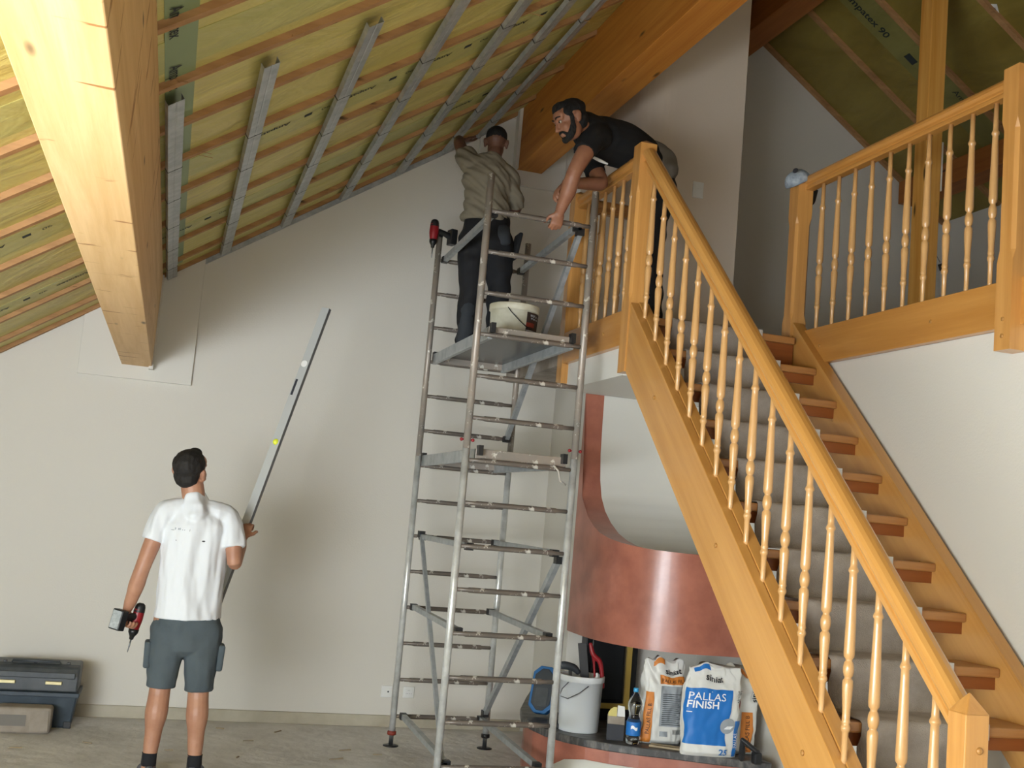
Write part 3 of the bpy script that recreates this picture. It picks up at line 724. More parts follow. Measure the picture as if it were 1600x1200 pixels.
for x in (-.865, -.575):
    obj('latch', G().box(x-.052, x+.052, 8.316, 8.334, .286, .308), 'brass_latch', t, bevel=.003)
for x in (-.955, -.46): obj('foot', G().box(x-.025, x+.025, 8.345, 8.375, 0, .045), 'black_plastic', t, bevel=.004)
t = thing('cardboard_pack', (-.72, 8.22, 0), 'squashed dusty cardboard pack in front of the dark tool box', 'box')
def pk(u, v): pass
g = G().box(-.89, -.55, 8.13, 8.30, .0, .165); o = obj('pack', g, 'cardboard', t, bevel=.022, seg=4)
obj('flap', G().obox((-.62, 8.125, .085), ((1, 0, .05), (0, 1, 0), (-.05, 0, 1)), (.055, .003, .065)), 'cardboard', t)
obj('print', G().box(-.86, -.70, 8.1275, 8.129, .05, .12), 'cloth_grey', t)

# power drills
def drill(name, c, d, h, label, grp=None, hand=1.0):
    c = V(c); d = V(d).normalized(); h = V(h); h = (h-d*h.dot(d)).normalized(); s = d.cross(h)
    t = thing(name, c, label, 'drill', grp)
    g = G().limb([c-d*.075, c-d*.02, c+d*.045], [(.030, .033), (.032, .036), (.026, .028)], 16, side=s)
    body = organic('motor_housing', g, 'red_plastic', t, .004, 3)
    g = G().limb([c-d*.088, c-d*.06], [(.029, .031), (.031, .034)], 16, side=s); obj('rear_cap', g, 'black_plastic', t)
    g = G().limb([c-d*.03+h*.02, c-d*.025+h*.07, c-d*.01+h*.125], [(.019, .024), (.017, .021), (.02, .026)], 14, side=s)
    organic('grip', g, 'black_plastic', t, .004, 3)
    g = G().lathe([(.030, .04), (.028, .062), (.020, .075), (.014, .085), (.012, .10), (.006, .104)], c, 18, axis=d); obj('chuck', g, 'dark_metal', t)
    g = G().lathe([(.0045, .10), (.0045, .145), (.003, .150), (.003, .17), (.0008, .178)], c, 8, axis=d); obj('bit', g, 'steel', t)
    b = c - d*.005 + h*.150
    obj('battery', G().obox(b, (d, s, h), (.058, .038, .026)), 'black_plastic', t, bevel=.006)
    obj('battery_label', G().obox(b+h*.0268, (d, s, h), (.050, .031, .001)), 'battery_face', t)
    obj('trigger', G().obox(c+d*.0+h*.055, (d, s, h), (.009, .007, .016)), 'dark_metal', t, bevel=.002)
    return t

# buckets
def bucket(c, r0, r1, h, mat, label, lip=.02, bail=None):
    t = thing('bucket', c, label, 'bucket')
    g = G().lathe([(r0*.2, .006), (r0-.006, .006), (r1-.006, h-.002), (r1-.003, h), (r1+.004, h), (r1+.006, h-.004), (r1+.006, h-lip*1.8), (r1, h-lip*2), (r1-.003, h-lip*2), (r0+.002, .004), (r0, 0), (r0*.2, 0)], c, 40)
    obj('shell', g, mat, t)
    return t

def on_bench(z=.361): return z
t = bucket((2.66, 6.98, .361), .125, .140, .345, 'bucket_white', 'white plastic bucket with tools sticking out on the slate bench')
obj('bail', G().tube([(2.545, 6.905, .665), (2.49, 6.86, .63), (2.47, 6.84, .59), (2.52, 6.83, .575), (2.60, 6.84, .61), (2.655, 6.836, .655)], .0035, 8), 'steel', t)
t = thing('hand_saw', (2.74, 6.98, .42), 'saw with a dark blade and curved red handle standing in the white bucket', 'saw')
obj('blade', G().bar((2.655, 7.01, .90), (2.72, 6.965, .42), .055, .012, side=(1, -.3, .1)), 'dark_metal', t, bevel=.002)
g = G().limb([(2.695, 6.96, .90), (2.712, 6.95, .84), (2.755, 6.94, .80), (2.775, 6.94, .74), (2.79, 6.94, .64)], [.013, .016, .017, .015, .013], 12)
g.limb([(2.715, 6.95, .83), (2.725, 6.95, .77), (2.735, 6.95, .70), (2.745, 6.95, .64)], [.012, .008, .008, .012], 12)
organic('handle', g, 'red_plastic', t, .004, 3)
t = thing('rubber_mallet', (2.56, 7.04, .42), 'black rubber tool head leaning over the rim of the white bucket', 'tool')
obj('head', G().limb([(2.50, 7.02, .745), (2.54, 7.0, .755), (2.60, 6.99, .745), (2.63, 6.98, .72)], [.018, .026, .024, .018], 14), 'grey_rubber', t)
obj('handle', G().tube([(2.585, 7.0, .73), (2.61, 7.01, .42)], .012, 10), 'steel', t)
t = thing('white_tube', (2.76, 6.93, .42), 'small white tube end poking out of the white bucket next to the saw', 'tube')
obj('tube', G().lathe([(.014, 0), (.014, .30), (.008, .31), (.008, .33)], (2.735, 6.91, .40), 12), 'white_plastic', t)

# case with blue edge, left end of bench
t = thing('tool_case', (2.62, 7.35, .361), 'blue-edged dark grey tool case leaning on the left end of the bench', 'case')
C0 = V((2.565, 7.42, .53)); ax = (V((.32, -.25, 1)).normalized(), V((.55, -.6, 0)).normalized())
u = V((.30, .15, 1)).normalized(); s_ = V((.78, -.62, 0)).normalized(); n_ = u.cross(s_).normalized(); u = s_.cross(n_)
def octo(hw, hh, c): return [(-hw, -hh+c), (-hw+c, -hh), (hw-c, -hh), (hw, -hh+c), (hw, hh-c), (hw-c, hh), (-hw+c, hh), (-hw, hh-c)]
for nm, hw, hh, d0, d1, m in (('shell', .085, .155, -.03, .03, 'blue_plastic'), ('cover', .068, .138, -.036, .036, 'grey_rubber')):
    obj(nm, G().extr(octo(hw, hh, .045), C0+n_*d0, C0+n_*d1, s_, u), m, t, bevel=.006)
obj('panel', G().extr(octo(.045, .06, .008), C0-n_*.037-u*.05, C0-n_*.039-u*.05, s_, u).extr(octo(.045, .06, .008), C0+n_*.037-u*.05, C0+n_*.039-u*.05, s_, u), 'toolbox_lid', t)
t = tag(obj('tool_pouch', G().prism([(2.50, 7.02), (2.62, 6.90), (2.66, 7.0), (2.60, 7.18), (2.51, 7.15)], 'z', .361, .392), 'grey_rubber', bevel=.008), 'flat black tool pouch lying beside the bucket on the bench', 'pouch')

# carton
t = thing('screw_carton', (2.81, 6.70, .361), 'small open carton with pale yellow flap between the bucket and bottle', 'box')
obj('lower_half', G().obox((2.805, 6.715, .361+.048), ((1, -.35, 0), (.35, 1, 0), (0, 0, 1)), (.052, .04, .048)), 'ink_dark', t, bevel=.002)
obj('upper_half', G().obox((2.805, 6.715, .361+.12), ((1, -.35, 0), (.35, 1, 0), (0, 0, 1)), (.052, .04, .024)), 'cardboard', t, bevel=.002)
a = V((.944, -.33, 0)); bq = V((.33, .944, 0)); cc = V((2.805, 6.715, .505))
g = G().extr([(-.052, 0), (0, 0), (0, .055), (-.02, .055), (-.04, .04), (-.052, .02)], cc-bq*.040, cc-bq*.038, a, (0, 0, 1)); obj('flap', g, 'yellow_card', t)
g = G().extr([(0, 0), (.052, 0), (.046, .062), (.004, .066)], cc-bq*.03, cc-bq*.028, a, (0, 0, 1)); obj('leaflet', g, 'paper_white', t)

# bottle
t = thing('water_bottle', (2.875, 6.60, .361), 'clear plastic water bottle with blue cap and blue label', 'bottle')
B = (2.875, 6.60, .361)
pr = [(.012, 0), (.034, .0), (.042, .008), (.044, .02), (.044, .035), (.041, .04), (.044, .046), (.0445, .135), (.041, .14), (.037, .15), (.032, .165), (.034, .185), (.042, .205), (.0445, .225), (.043, .245), (.034, .27), (.022, .29), (.0135, .305), (.0135, .325)]
obj('body', G().lathe(pr, B, 28), 'clear_plastic', t)
obj('label', G().lathe([(.0448, .052), (.0452, .055), (.0452, .130), (.0448, .133)], B, 28), 'print_blue', t)
obj('cap', G().lathe([(.0155, .308), (.0165, .311), (.0165, .330), (.0145, .333)], B, 20), 'cap_blue', t)
def on_cyl(c, r, ang0, z0):
    return lambda x, y: V((c[0]+r*sin(ang0+x/r), c[1]-r*cos(ang0+x/r), c[2]+z0+y))
obj('label_print', G().grid(lambda u, v: V((B[0]+.0458*sin(-.75+u*.9), B[1]-.0458*cos(-.75+u*.9), B[2]+.09+.018*v+.006*sin(u*6))), 14, 2), 'ink_white', t)

# plaster bags
def bag(base, w_, d_, h, yaw, label, seedv, lean=(0, 0), front=None, side=None, twist=0):
    base = V(base); R_ = V((cos(yaw), sin(yaw), 0)); F_ = V((sin(yaw), -cos(yaw), 0))     # right, forward (towards room)
    def S(a, b, v, out=0):                                                               # a,b on unit superellipse
        tk = 1.0 if v < .72 else 1-(v-.72)/.28*.78
        tk *= min(1, .55+v*9) if v < .05 else 1
        ww = (w_/2)*(1+.03*sin(v*7+seedv)) * (1 if v < .8 else 1-(v-.8)*.45)
        x = a*(ww+out); y = b*(d_/2*tk+out)
        nn = noise.noise(V((a*2.1+seedv, b*2.1, v*5)))*.012 + noise.noise(V((a*5+seedv, b*5, v*11)))*.006*(1+2*max(0, v-.6)) + (abs(noise.noise(V((a*3+v*6, b*2, v*4+seedv*2))))*.03*max(0, v-.62)*2)
        q = V((x, y)); l = max(q.length, .001); q = q*(1+nn/l)
        topdip = .05*noise.noise(V((a*2+seedv*3, 0, 0)))*max(0, v-.7)/.3
        return base + R_*(q.x+lean[0]*v*v) + F_*(q.y+lean[1]*v*v) + V((0, 0, h*v+topdip))
    t = thing('plaster_bag', base, label, 'bag', None)
    NA, NV = 144, 80; g = G(); vs = []
    for j in range(NV+1):
        for i in range(NA):
            th = 2*pi*i/NA; c_, s_ = cos(th), sin(th)
            vs.append(S(math.copysign(abs(c_)**.5, c_), math.copysign(abs(s_)**.5, s_), j/NV))
    fs = [(j*NA+i, j*NA+(i+1) % NA, (j+1)*NA+(i+1) % NA, (j+1)*NA+i) for j in range(NV) for i in range(NA)]
    fs += [list(range(NA))[::-1], [NV*NA+i for i in range(NA)]]
    g.add(vs, fs, 0, True); obj('sack', g, 'paper_white', t)
    def FS(kind, u, v, out):
        k = (max(0, 1-u**4))**.25
        return S(u, k, v, out) if kind == 'F' else (S(k, u, v, out) if kind == 'R' else S(-k, u, v, out))
    def panel(kind, u0, u1, v0, v1, mat, out=.0045, poly=None):
        g = G().grid(lambda a, b: FS(kind, u0+(u1-u0)*a + (poly(b) if poly else 0), v0+(v1-v0)*b, out), 28, 28); return obj('printed_panel', g, mat, t)
    def circ(kind, u, v, r, mat, out):
        ru = r/(w_/2 if kind == 'F' else d_/2); rv = r/h
        g = G(); vs = [FS(kind, u, v, out)]
        for k in (1, 2, 3): vs += [FS(kind, u+ru*k/3*cos(q*pi/12), v+rv*k/3*sin(q*pi/12), out) for q in range(24)]
        fs = [(0, 1+q, 1+(q+1) % 24) for q in range(24)] + [(1+24*k+q, 1+24*(k+1)+q, 1+24*(k+1)+(q+1) % 24, 1+24*k+(q+1) % 24) for k in (0, 1) for q in range(24)]
        g.add(vs, fs, 0, True); obj('printed_panel', g, mat, t)
    def txt(kind, s, u, v, size, mat, vert=False, bold=0, out=.009, sx=1):
        D = (w_/2 if kind == 'F' else d_/2)
        def fn(x, y):
            if vert: x, y = -y, x
            uu = u + x/D*(1 if kind != 'R' else -1)
            return FS(kind, max(-.985, min(.985, uu)), v + y/h, out)
        text('printed_text', s, mat, (0, 0, 0), (1, 0, 0), (0, 1, 0), size, t, fn=fn, bold=bold, sx=sx)
    return t, panel, txt, circ
t, panel, txt, circ = bag((3.075, 6.66, .361), .25, .15, .505, -.10, 'orange and white plaster bag next to the water bottle, leftmost of three', 1.3, lean=(.0, .0))
panel('F', -.97, -.60, .02, .62, 'print_orange'); panel('F', -.30, .93, .72, .81, 'print_orange')
txt('F', 'siniat', -.05, .84, .045, 'ink_dark', bold=.001, sx=1.1); txt('F', 'PALLAS FILL', -.22, .74, .027, 'label_brown')
txt('F', 'PALLAS FILL B', -.68, .12, .030, 'label_brown', vert=True)
panel('F', -.25, .93, .22, .70, 'print_grey')
for k in range(16): panel('F', -.15, .80-.3*((k*7) % 3)/3, .24+k*.024, .247+k*.024, 'ink_membrane', .006)
for k in range(9): panel('F', .45+k*.05, .47+k*.05, .13, .185, 'ink_dark', .006)
panel('F', -.2, .2, .10, .16, 'print_grey'); panel('F', -.55, -.05, .93, .985, 'print_orange')
t, panel, txt, circ = bag((3.24, 6.33, .361), .33, .155, .52, -.16, 'blue and white plaster bag with a trowel picture, in front on the bench', 4.1, lean=(.01, .0))
panel('F', -.99, .50, .14, .76, 'print_blue', poly=lambda b: -.20*(1-b)*0+.0)
panel('F', .50, .62, .30, .76, 'print_blue', poly=lambda b: -.12*(1-b))
txt('F', 'PALLAS', -.92, .635, .062, 'ink_white', sx=1.05); txt('F', 'FINISH', -.92, .545, .058, 'ink_white', bold=.0012, sx=1.05); panel('F', -.90, -.74, .492, .50, 'ink_white', .007)
circ('F', .52, .36, .045, 'print_grey', .007); 
panel('F', .40, .66, .325, .36, 'ink_white', .0095, poly=lambda b: .08*b); txt('F', 'siniat', -.35, .84, .05, 'ink_dark', bold=.001); txt('F', '25', .25, .035, .05, 'ink_blue', bold=.0015)
panel('F', .80, .985, .02, .42, 'print_blue'); txt('F', 'PALLAS', .90, .12, .026, 'ink_white', vert=True); txt('F', 'FINISH', .96, .10, .018, 'ink_white', vert=True)
txt('F', 'siniat', .90, .62, .035, 'ink_dark', vert=True); panel('F', -.75, -.2, .94, .985, 'print_blue')
t, panel, txt, circ = bag((3.475, 6.43, .361), .22, .14, .505, -.05, 'orange and white plaster bag half hidden by the stair stringer, rightmost of three', 7.7, lean=(.02, .0))
panel('F', -.05, .62, .03, .50, 'print_orange'); txt('F', 'PALLAS FILL B', .42, .05, .036, 'label_brown', vert=True, sx=.95)
txt('F', 'siniat', .72, .62, .05, 'ink_dark', vert=True, bold=.001); panel('F', -.9, -.2, .50, .66, 'label_red'); panel('F', -.6, .3, .93, .985, 'print_orange')
tag(obj('wood_strip', G().bar((2.955, 6.53, .368), (3.14, 6.42, .368), .022, .012), 'chip_wood', bevel=.001), 'pale wooden strip lying along the bench edge, left one', 'wooden strip', 'pale strips on the bench edge')
o = bpy.data.objects['wood_strip'].copy(); COL.objects.link(o); o.location += V((.03, .045, .0)); o['label'] = 'second pale wooden strip against the orange bag on the bench'; ABS[o.name] = V(o.location)
# black clamp handle at the bench end
t = thing('clamp', (3.37, 6.02, .361), 'shiny black clamp standing at the front end of the bench by the stairs', 'clamp')
obj('handle', G().limb([(3.40, 6.20, .372), (3.385, 6.17, .42), (3.37, 6.15, .49)], [.016, .019, .012], 12).limb([(3.37, 6.15, .49), (3.41, 6.13, .46), (3.45, 6.11, .43)], [.014, .016, .016], 12), 'black_plastic', t)
obj('jaw', G().box(3.425, 3.475, 6.09, 6.14, .361, .43), 'black_plastic', t, bevel=.01)

# bucket on scaffold
BC = (2.02, 7.05, 2.784)
t = bucket(BC, .145, .158, .235, 'bucket_cream', 'cream filler bucket with a dark label on the upper scaffold platform', lip=.022)
obj('lid', G().lathe([(.02, .236), (.150, .236), (.156, .238), (.163, .234), (.163, .222)], BC, 36), 'bucket_cream', t)
def cylpatch(a0, a1, z0, z1, mat, out=.0015):
    def f(u, v):
        z = z0+(z1-z0)*v; r = .145+.013*z/.235+out+.002; a = a0+(a1-a0)*u
        return V((BC[0]+r*sin(a), BC[1]-r*cos(a), BC[2]+z))
    return obj('label_print', G().grid(f, 16, 2), mat, t)
cylpatch(.28, 1.25, .02, .185, 'label_brown'); cylpatch(.28, .75, .09, .118, 'label_red', .003); cylpatch(.30, 1.2, .05, .07, 'print_grey', .003)
for a0, a1, z0, z1 in ((.46, .58, .160, .172), (.61, .66, .155, .172), (.69, .74, .160, .172), (.80, .88, .156, .168), (.50, .60, .142, .152), (.64, .76, .140, .150), (.82, 1.0, .140, .148), (1.04, 1.14, .158, .166)):
    cylpatch(a0, a1, z0, z1, 'print_grey', .003)
obj('bail', G().tube([(BC[0]+.163*sin(a), BC[1]-.163*cos(a)-.004, BC[2]+z) for a, z in ((-.55, .20), (-.4, .17), (-.2, .14), (0, .112), (.2, .09), (.4, .075))], .0028, 8), 'dark_metal', t)

# baseball cap on the newel post
t = thing('baseball_cap', (3.62, 6.31, 3.97), 'faded blue-grey baseball cap hung over the balcony newel post', 'cap')
g = G(); cc = V((3.605, 6.30, 3.925)); ua = V((-.55, -.15, .8)).normalized(); va = V((.83, .0, .56)).normalized(); wa = ua.cross(va)
vs = []; NA = 24
for j in range(9):
    th = j/8*pi/2
    vs += [cc + ua*.085*cos(th)*(.95+.05*cos(2*k*2*pi/NA)) + (va*cos(2*pi*k/NA)*.088 + wa*sin(2*pi*k/NA)*.078)*sin(th)**.8 if j else cc+ua*.085 for k in range(NA)]
g.add(vs, [(j*NA+k, j*NA+(k+1) % NA, (j+1)*NA+(k+1) % NA, (j+1)*NA+k) for j in range(8) for k in range(NA)], 0, True)
o = obj('crown', g, 'cap_cloth', t); md = o.modifiers.new('t', 'SOLIDIFY'); md.thickness = .003
g = G().grid(lambda a, b: V((3.745+.062*(2*a-1)*(1-.25*b), 6.375+.02*(2*a-1)**2, 3.935-.115*b*(1-.35*(2*a-1)**2))), 12, 6)
o = obj('brim', g, 'ink_dark', t); md = o.modifiers.new('t', 'SOLIDIFY'); md.thickness = .004
obj('strap_gap', G().ell(cc-va*.0+ua*.055-wa*0+V((-.045, -.078, .0)), (.022, .006, .014), (va, wa, ua)), 'ink_dark', t)

# splinters on the floor
sp = None
for i, (x, y, a, l) in enumerate([(1.35, 7.9, .4, .09), (1.55, 7.78, -.05, .06), (1.25, 7.62, .5, .11), (.72, 8.1, .1, .07), (.55, 8.5, -.3, .06), (.95, 8.45, .9, .08), (.2, 7.75, .2, .05), (-.3, 7.9, -.6, .07), (1.9, 7.5, .2, .06), (.62, 7.6, 1.2, .04), (-.7, 7.7, .1, .08), (.5, 7.25, .3, .05)]):
    LB = ['longest slanting wood splinter by the left rear scaffold foot', 'short wood splinter lying right beside the left rear scaffold foot', 'slanting wood splinter in front of the left rear scaffold foot', 'wood splinter on the floor midway between man in white and scaffold', 'short splinter close to the skirting behind the man in white', 'steeply turned splinter near the skirting left of the scaffold', 'splinter on the floor right behind the feet of the man in white', 'splinter on the floor between tool box and man in white', 'splinter lying inside the scaffold footprint between its feet', 'small upright-turned splinter right of the man in white', 'splinter on the floor in front of the cardboard pack', 'short splinter beside the right shoe of the man in white'][i]
    if sp is None:
        sp = tag(obj('wood_splinter', G().bar((x-.045, y, .005), (x+.045, y, .005), .009, .006), 'chip_wood'), LB, 'splinter', 'wood splinters on the floor')
        sp.rotation_euler = (0, 0, a)
    else:
        c = sp.copy(); COL.objects.link(c); c.location = (x, y, .003); c.rotation_euler = (0, 0, a); c.scale = (l/.09, 1, 1); c['label'] = LB

# spirit level held by the man in white
A, B_ = V((.838, 7.30, 2.883)), V((.36, 7.185, .99)); d = (A-B_).normalized(); sd = V((1, -.1, 0)); sd = (sd-d*sd.dot(d)).normalized(); nn = sd.cross(d)
t = thing('spirit_level', B_, 'long aluminium spirit level held up at a slant by the man in white', 'spirit level')
sdr = (sd*.86+nn*.5).normalized(); nnr = sdr.cross(d)
obj('bar', G().bar(B_, A, .056, .026, side=sdr), 'level_alu', t, bevel=.002)
obj('edge_strip', G().bar(B_+sdr*.0285, A+sdr*.0285, .003, .025, side=sdr), 'level_side', t)
def lv(f): return B_ + (A-B_)*f
fc = -nnr if nnr.y > 0 else nnr
obj('round_vial', G().lathe([(.008, .001), (.02, .001), (.024, .004), (.02, .007), (.012, .006)], lv(.80)+fc*.0125, 20, axis=fc), 'white_plastic', t)
obj('hand_slot', G().bar(lv(.69)+fc*.0135-sdr*.012, lv(.745)+fc*.0135-sdr*.012, .016, .002, side=sdr), 'ink_dark', t)
obj('middle_vial', G().ell(lv(.53)+fc*.012+sdr*.004, (.02, .012, .02)), 'vial', t)

# ------------------------------------------------------------------ people
def head(G_, c, f, u, s=1.0):
    c = V(c); f = V(f).normalized(); u = V(u); u = (u-f*u.dot(f)).normalized(); r = f.cross(u)
    def P(a, b, z): return c + (r*a + f*b + u*z)*s
    ax = (r, f, u)
    def E(p, q): G_.ell(P(*p), tuple(x*s for x in q), ax)
    E((0, -.008, .035), (.076, .096, .083)); E((0, .022, -.030), (.061, .072, .082)); E((0, .045, -.082), (.040, .040, .030)); E((0, .070, -.096), (.022, .018, .016))
    E((0, .060, .045), (.060, .033, .045)); E((.036, .060, -.028), (.022, .024, .028)); E((-.036, .060, -.028), (.022, .024, .028))
    G_.limb([P(-.05, .070, .024), P(-.022, .089, .028), P(0, .086, .024), P(.022, .089, .028), P(.05, .070, .024)], [.008*s, .010*s, .008*s, .010*s, .008*s], 10)
    G_.limb([P(0, .086, .020), P(0, .104, -.010), P(0, .112, -.030)], [.008*s, .0105*s, .013*s], 10)
    E((.011, .100, -.034), (.009, .010, .008)); E((-.011, .100, -.034), (.009, .010, .008))
    E((0, .089, -.058), (.024, .010, .006)); E((0, .087, -.069), (.021, .010, .007))
    for q in (1, -1):
        G_.ell(P(.079*q, -.012, -.002), (.013*s, .020*s, .033*s), ax); G_.ell(P(.086*q, -.020, .010), (.009*s, .018*s, .024*s), ax); G_.ell(P(.080*q, -.004, -.024), (.010*s, .010*s, .012*s), ax)
    return P, ax
def eyes(P, ax, par, s=1, brow=False):
    for q in (1, -1):
        e = obj('eye', G().ell(P(.031*q, .0825, .010), (.0100*s,)*3, ax), 'eye_white', par)
        if brow: obj('eyebrow', G().limb([P(.014*q, .0965, .033), P(.030*q, .0975, .040), P(.048*q, .080, .036)], [.0035*s, .0045*s, .003*s], 8), 'hair_black', par)
        obj('iris', G().ell(P(.031*q, .0905, .009), (.0062*s, .0035*s, .0062*s), ax), 'eye_dark', e)
def hand(G_, w_, d, n, side=1, curl=(.5, .7, .5), thumb=.6, s=1.0, spread=.10):
    """wrist w_, finger direction d, palm normal n, side: +1 thumb at d x n side"""
    w_ = V(w_); d = V(d).normalized(); n = V(n); n = (n-d*n.dot(d)).normalized(); t = d.cross(n)*side
    G_.limb([w_-d*.015*s, w_+d*.03*s, w_+d*.075*s], [(.026*s, .019*s), (.038*s, .016*s), (.040*s, .014*s)], 14, side=t)
    for i, (off_, L) in enumerate(((.029, .072), (.010, .081), (-.010, .075), (-.029, .058))):
        base = w_ + d*(.082-.004*abs(i-1))*s + t*off_*s; a = 0
        dd = (d + t*spread*(1.2-i*.8)).normalized(); pts = [base - d*.02*s, base]; p = base
        for q, fr in enumerate((.45, .32, .23)):
            a += curl[q]*(1+.08*i); v = dd*cos(a)+n*sin(a); p = p+v*L*fr*s; pts.append(p)
        G_.limb(pts, [.0100*s, .0095*s, .0088*s, .0082*s, .0070*s], 10, sub=2)
    tb = w_ + d*.022*s + t*.026*s
    td = (d*.55 + t*.75 + n*.35).normalized(); te = (d*.9+t*.25+n*thumb).normalized()
    G_.limb([tb-td*.008*s, tb+td*.034*s, tb+td*.034*s+te*.030*s, tb+td*.034*s+(te+n*thumb*.5).normalized()*.055*s], [.013*s, .012*s, .0105*s, .0085*s], 10, sub=2)
def hair(P, ax, mat, par, s=1, extra=None, rad=(.082, .097, .082), off_=(0, -.020, .048), nape=True, amp=.006):
    g = G().ell(P(*off_), tuple(x*s for x in rad), ax, 24, 16)
    if nape: g.ell(P(0, -.048, -.005), (.068*s, .060*s, .065*s), ax)
    if extra: extra(g)
    return organic('hair', g, mat, par, .005, 3, disp=[(amp, (45, 45, 30), 3)])
def shoe(par, a, d, lab=None, mat='shoe_grey'):
    a = V(a); d = V(d).normalized(); z0 = a.z
    g = G().limb([a+d*-.05+V((0, 0, .045)), a+d*.03+V((0, 0, .045)), a+d*.12+V((0, 0, .034)), a+d*.18+V((0, 0, .026))], [(.036, .042), (.040, .044), (.043, .032), (.034, .022)], 16, side=d.cross(V((0, 0, 1))))
    g.limb([a+V((0, 0, .05)), a+V((0, 0, .10))], [(.040, .045), (.040, .044)], 14)
    o = organic('shoe', g, mat, par, .006, 3)
    g = G().extr([(-.036, 0), (.036, 0), (.038, .02), (-.038, .02)], a-d*.085, a+d*.20, d.cross(V((0, 0, 1))), (0, 0, 1)); obj('sole', g, 'sole', o, bevel=.012)
    return o

# --- man in white T-shirt, seen from behind
m1 = thing('person', (.20, 7.0, 0), 'man in white T-shirt and grey shorts seen from behind, holding drill and level', 'person')
g = G(); P1, ax1 = head(g, (.118, 6.985, 1.755), (.42, .78, .32), (-.12, -.38, 1), 1.12)
g.limb([(.165, 6.985, 1.56), (.150, 6.985, 1.62), (.135, 6.985, 1.68)], [(.078, .070), (.070, .066), (.068, .066)], 16)
g.limb([(.195, 7.0, .95), (.19, 7.0, 1.15), (.18, 7.0, 1.38), (.175, 6.99, 1.50)], [(.155, .105), (.145, .10), (.17, .11), (.12, .08)], 18, side=(1, 0, 0))
g.limb([(.0, 6.99, 1.50), (-.045, 6.98, 1.34), (-.085, 6.965, 1.185), (-.105, 6.985, 1.09), (-.125, 7.01, 1.0), (-.142, 7.03, .935)], [.058, .050, .044, .046, .037, (.030, .026)], 16)
hand(g, (-.142, 7.03, .935), (.05, .12, -1), (.9, -.35, .05), side=-1, curl=(.9, 1.0, .7), thumb=.5)
g.limb([(.37, 7.0, 1.50), (.405, 6.955, 1.37), (.422, 6.93, 1.255), (.432, 6.985, 1.285), (.450, 7.05, 1.335), (.463, 7.105, 1.385)], [.058, .050, .042, .044, .040, (.028, .026)], 16)
hand(g, (.466, 7.115, 1.395), (.22, .30, .95), (.25, .95, -.25), side=-1, curl=(.9, 1.1, .8), thumb=.8)
for a, b, c_ in (((.10, 7.0, .90), (.092, 7.005, .50), (.078, 6.985, .10)), ((.29, 7.0, .90), (.308, 7.005, .49), (.330, 6.985, .10))):
    a, b, c_ = V(a), V(b), V(c_)
    g.limb([a, a.lerp(b, .5), b, b.lerp(c_, .30)+V((0, -.022, 0)), b.lerp(c_, .62)+V((0, -.008, 0)), c_, c_-V((0, 0, .05))], [.092, .082, .060, .064, .047, .037, .04], 16)
body = organic('body', g, 'skin_pale', m1, .0055, 3)
eyes(P1, ax1, m1, 1.12)
def swirl(gg): gg.ell(P1(0, -.03, .10), (.05, .06, .035), ax1); gg.ell(P1(0, .045, .095), (.045, .035, .03), ax1)
hair(P1, ax1, 'hair_dark', m1, 1.12, extra=swirl)
g = G()
g.limb([(.193, 7.0, .912), (.190, 7.0, 1.05), (.185, 7.0, 1.25), (.178, 6.995, 1.42), (.172, 6.99, 1.53)], [(.193, .148), (.184, .136), (.182, .128), (.195, .125), (.13, .085)], 24, side=(1, 0, 0), flat='a')
g.limb([(.10, 6.99, 1.535), (.0, 6.99, 1.50), (-.050, 6.98, 1.345)], [(.06, .07), (.075, .072), (.066, .068)], 18, side=(0, 1, 0), flat='b')
g.limb([(.25, 6.99, 1.535), (.365, 7.0, 1.50), (.406, 6.955, 1.335)], [(.06, .07), (.075, .072), (.066, .068)], 18, side=(0, 1, 0), flat='b')
g.limb([(.172, 6.99, 1.53), (.165, 6.985, 1.565), (.158, 6.985, 1.600)], [(.13, .09), (.105, .082), (.082, .076)], 18)
sh = organic('t_shirt', g, 'shirt_white', m1, .008, 3, disp=[(.021, (15, 12, 2.6), 5), (.008, (30, 30, 9), 1)])
def onback(x, z, y0=6.9):      # point just outside the shirt's back
    dg = bpy.context.evaluated_depsgraph_get(); dg.update(); o = sh
    hit, loc, nor, _ = o.ray_cast(V((x, 5, z))-ABS['t_shirt'] , V((0, 1, 0)))
    return (loc.y+ABS['t_shirt'].y) if hit else y0
for k, (x, z, dx, dz) in enumerate(((.062, 1.417, .030, .002), (.070, 1.424, .006, .009), (.088, 1.424, .007, .007), (.096, 1.424, .005, .009), (.110, 1.421, .004, .004), (.122, 1.421, .006, .003), (.150, 1.421, .003, .008))):
    obj('shirt_print', G().ell((x, onback(x, z), z), (dx*.6, .0012, dz)), 'print_grey', m1)
g = G()
for x, z, a in ((.235, 1.365, .012), (.08, 1.36, .004)): obj('stain', G().ell((x, onback(x, z), z), (a, .0015, a*.4)), 'ink_dark', m1)
g = G()
g.limb([(.195, 7.0, .975), (.197, 7.0, .90), (.198, 7.0, .80)], [(.162, .112), (.186, .126), (.195, .13)], 24, side=(1, 0, 0))
g.limb([(.105, 7.0, .86), (.098, 7.0, .72), (.097, 7.0, .515)], [(.105, .115), (.100, .108), (.082, .088)], 20, side=(1, 0, 0), flat='b')
g.limb([(.292, 7.0, .86), (.302, 7.0, .72), (.309, 7.0, .505)], [(.105, .115), (.100, .108), (.082, .088)], 20, side=(1, 0, 0), flat='b')
sho = organic('cargo_shorts', g, 'shorts_grey', m1, .008, 3, disp=[(.016, (9, 9, 6), 2), (.006, (22, 22, 16), 4)])
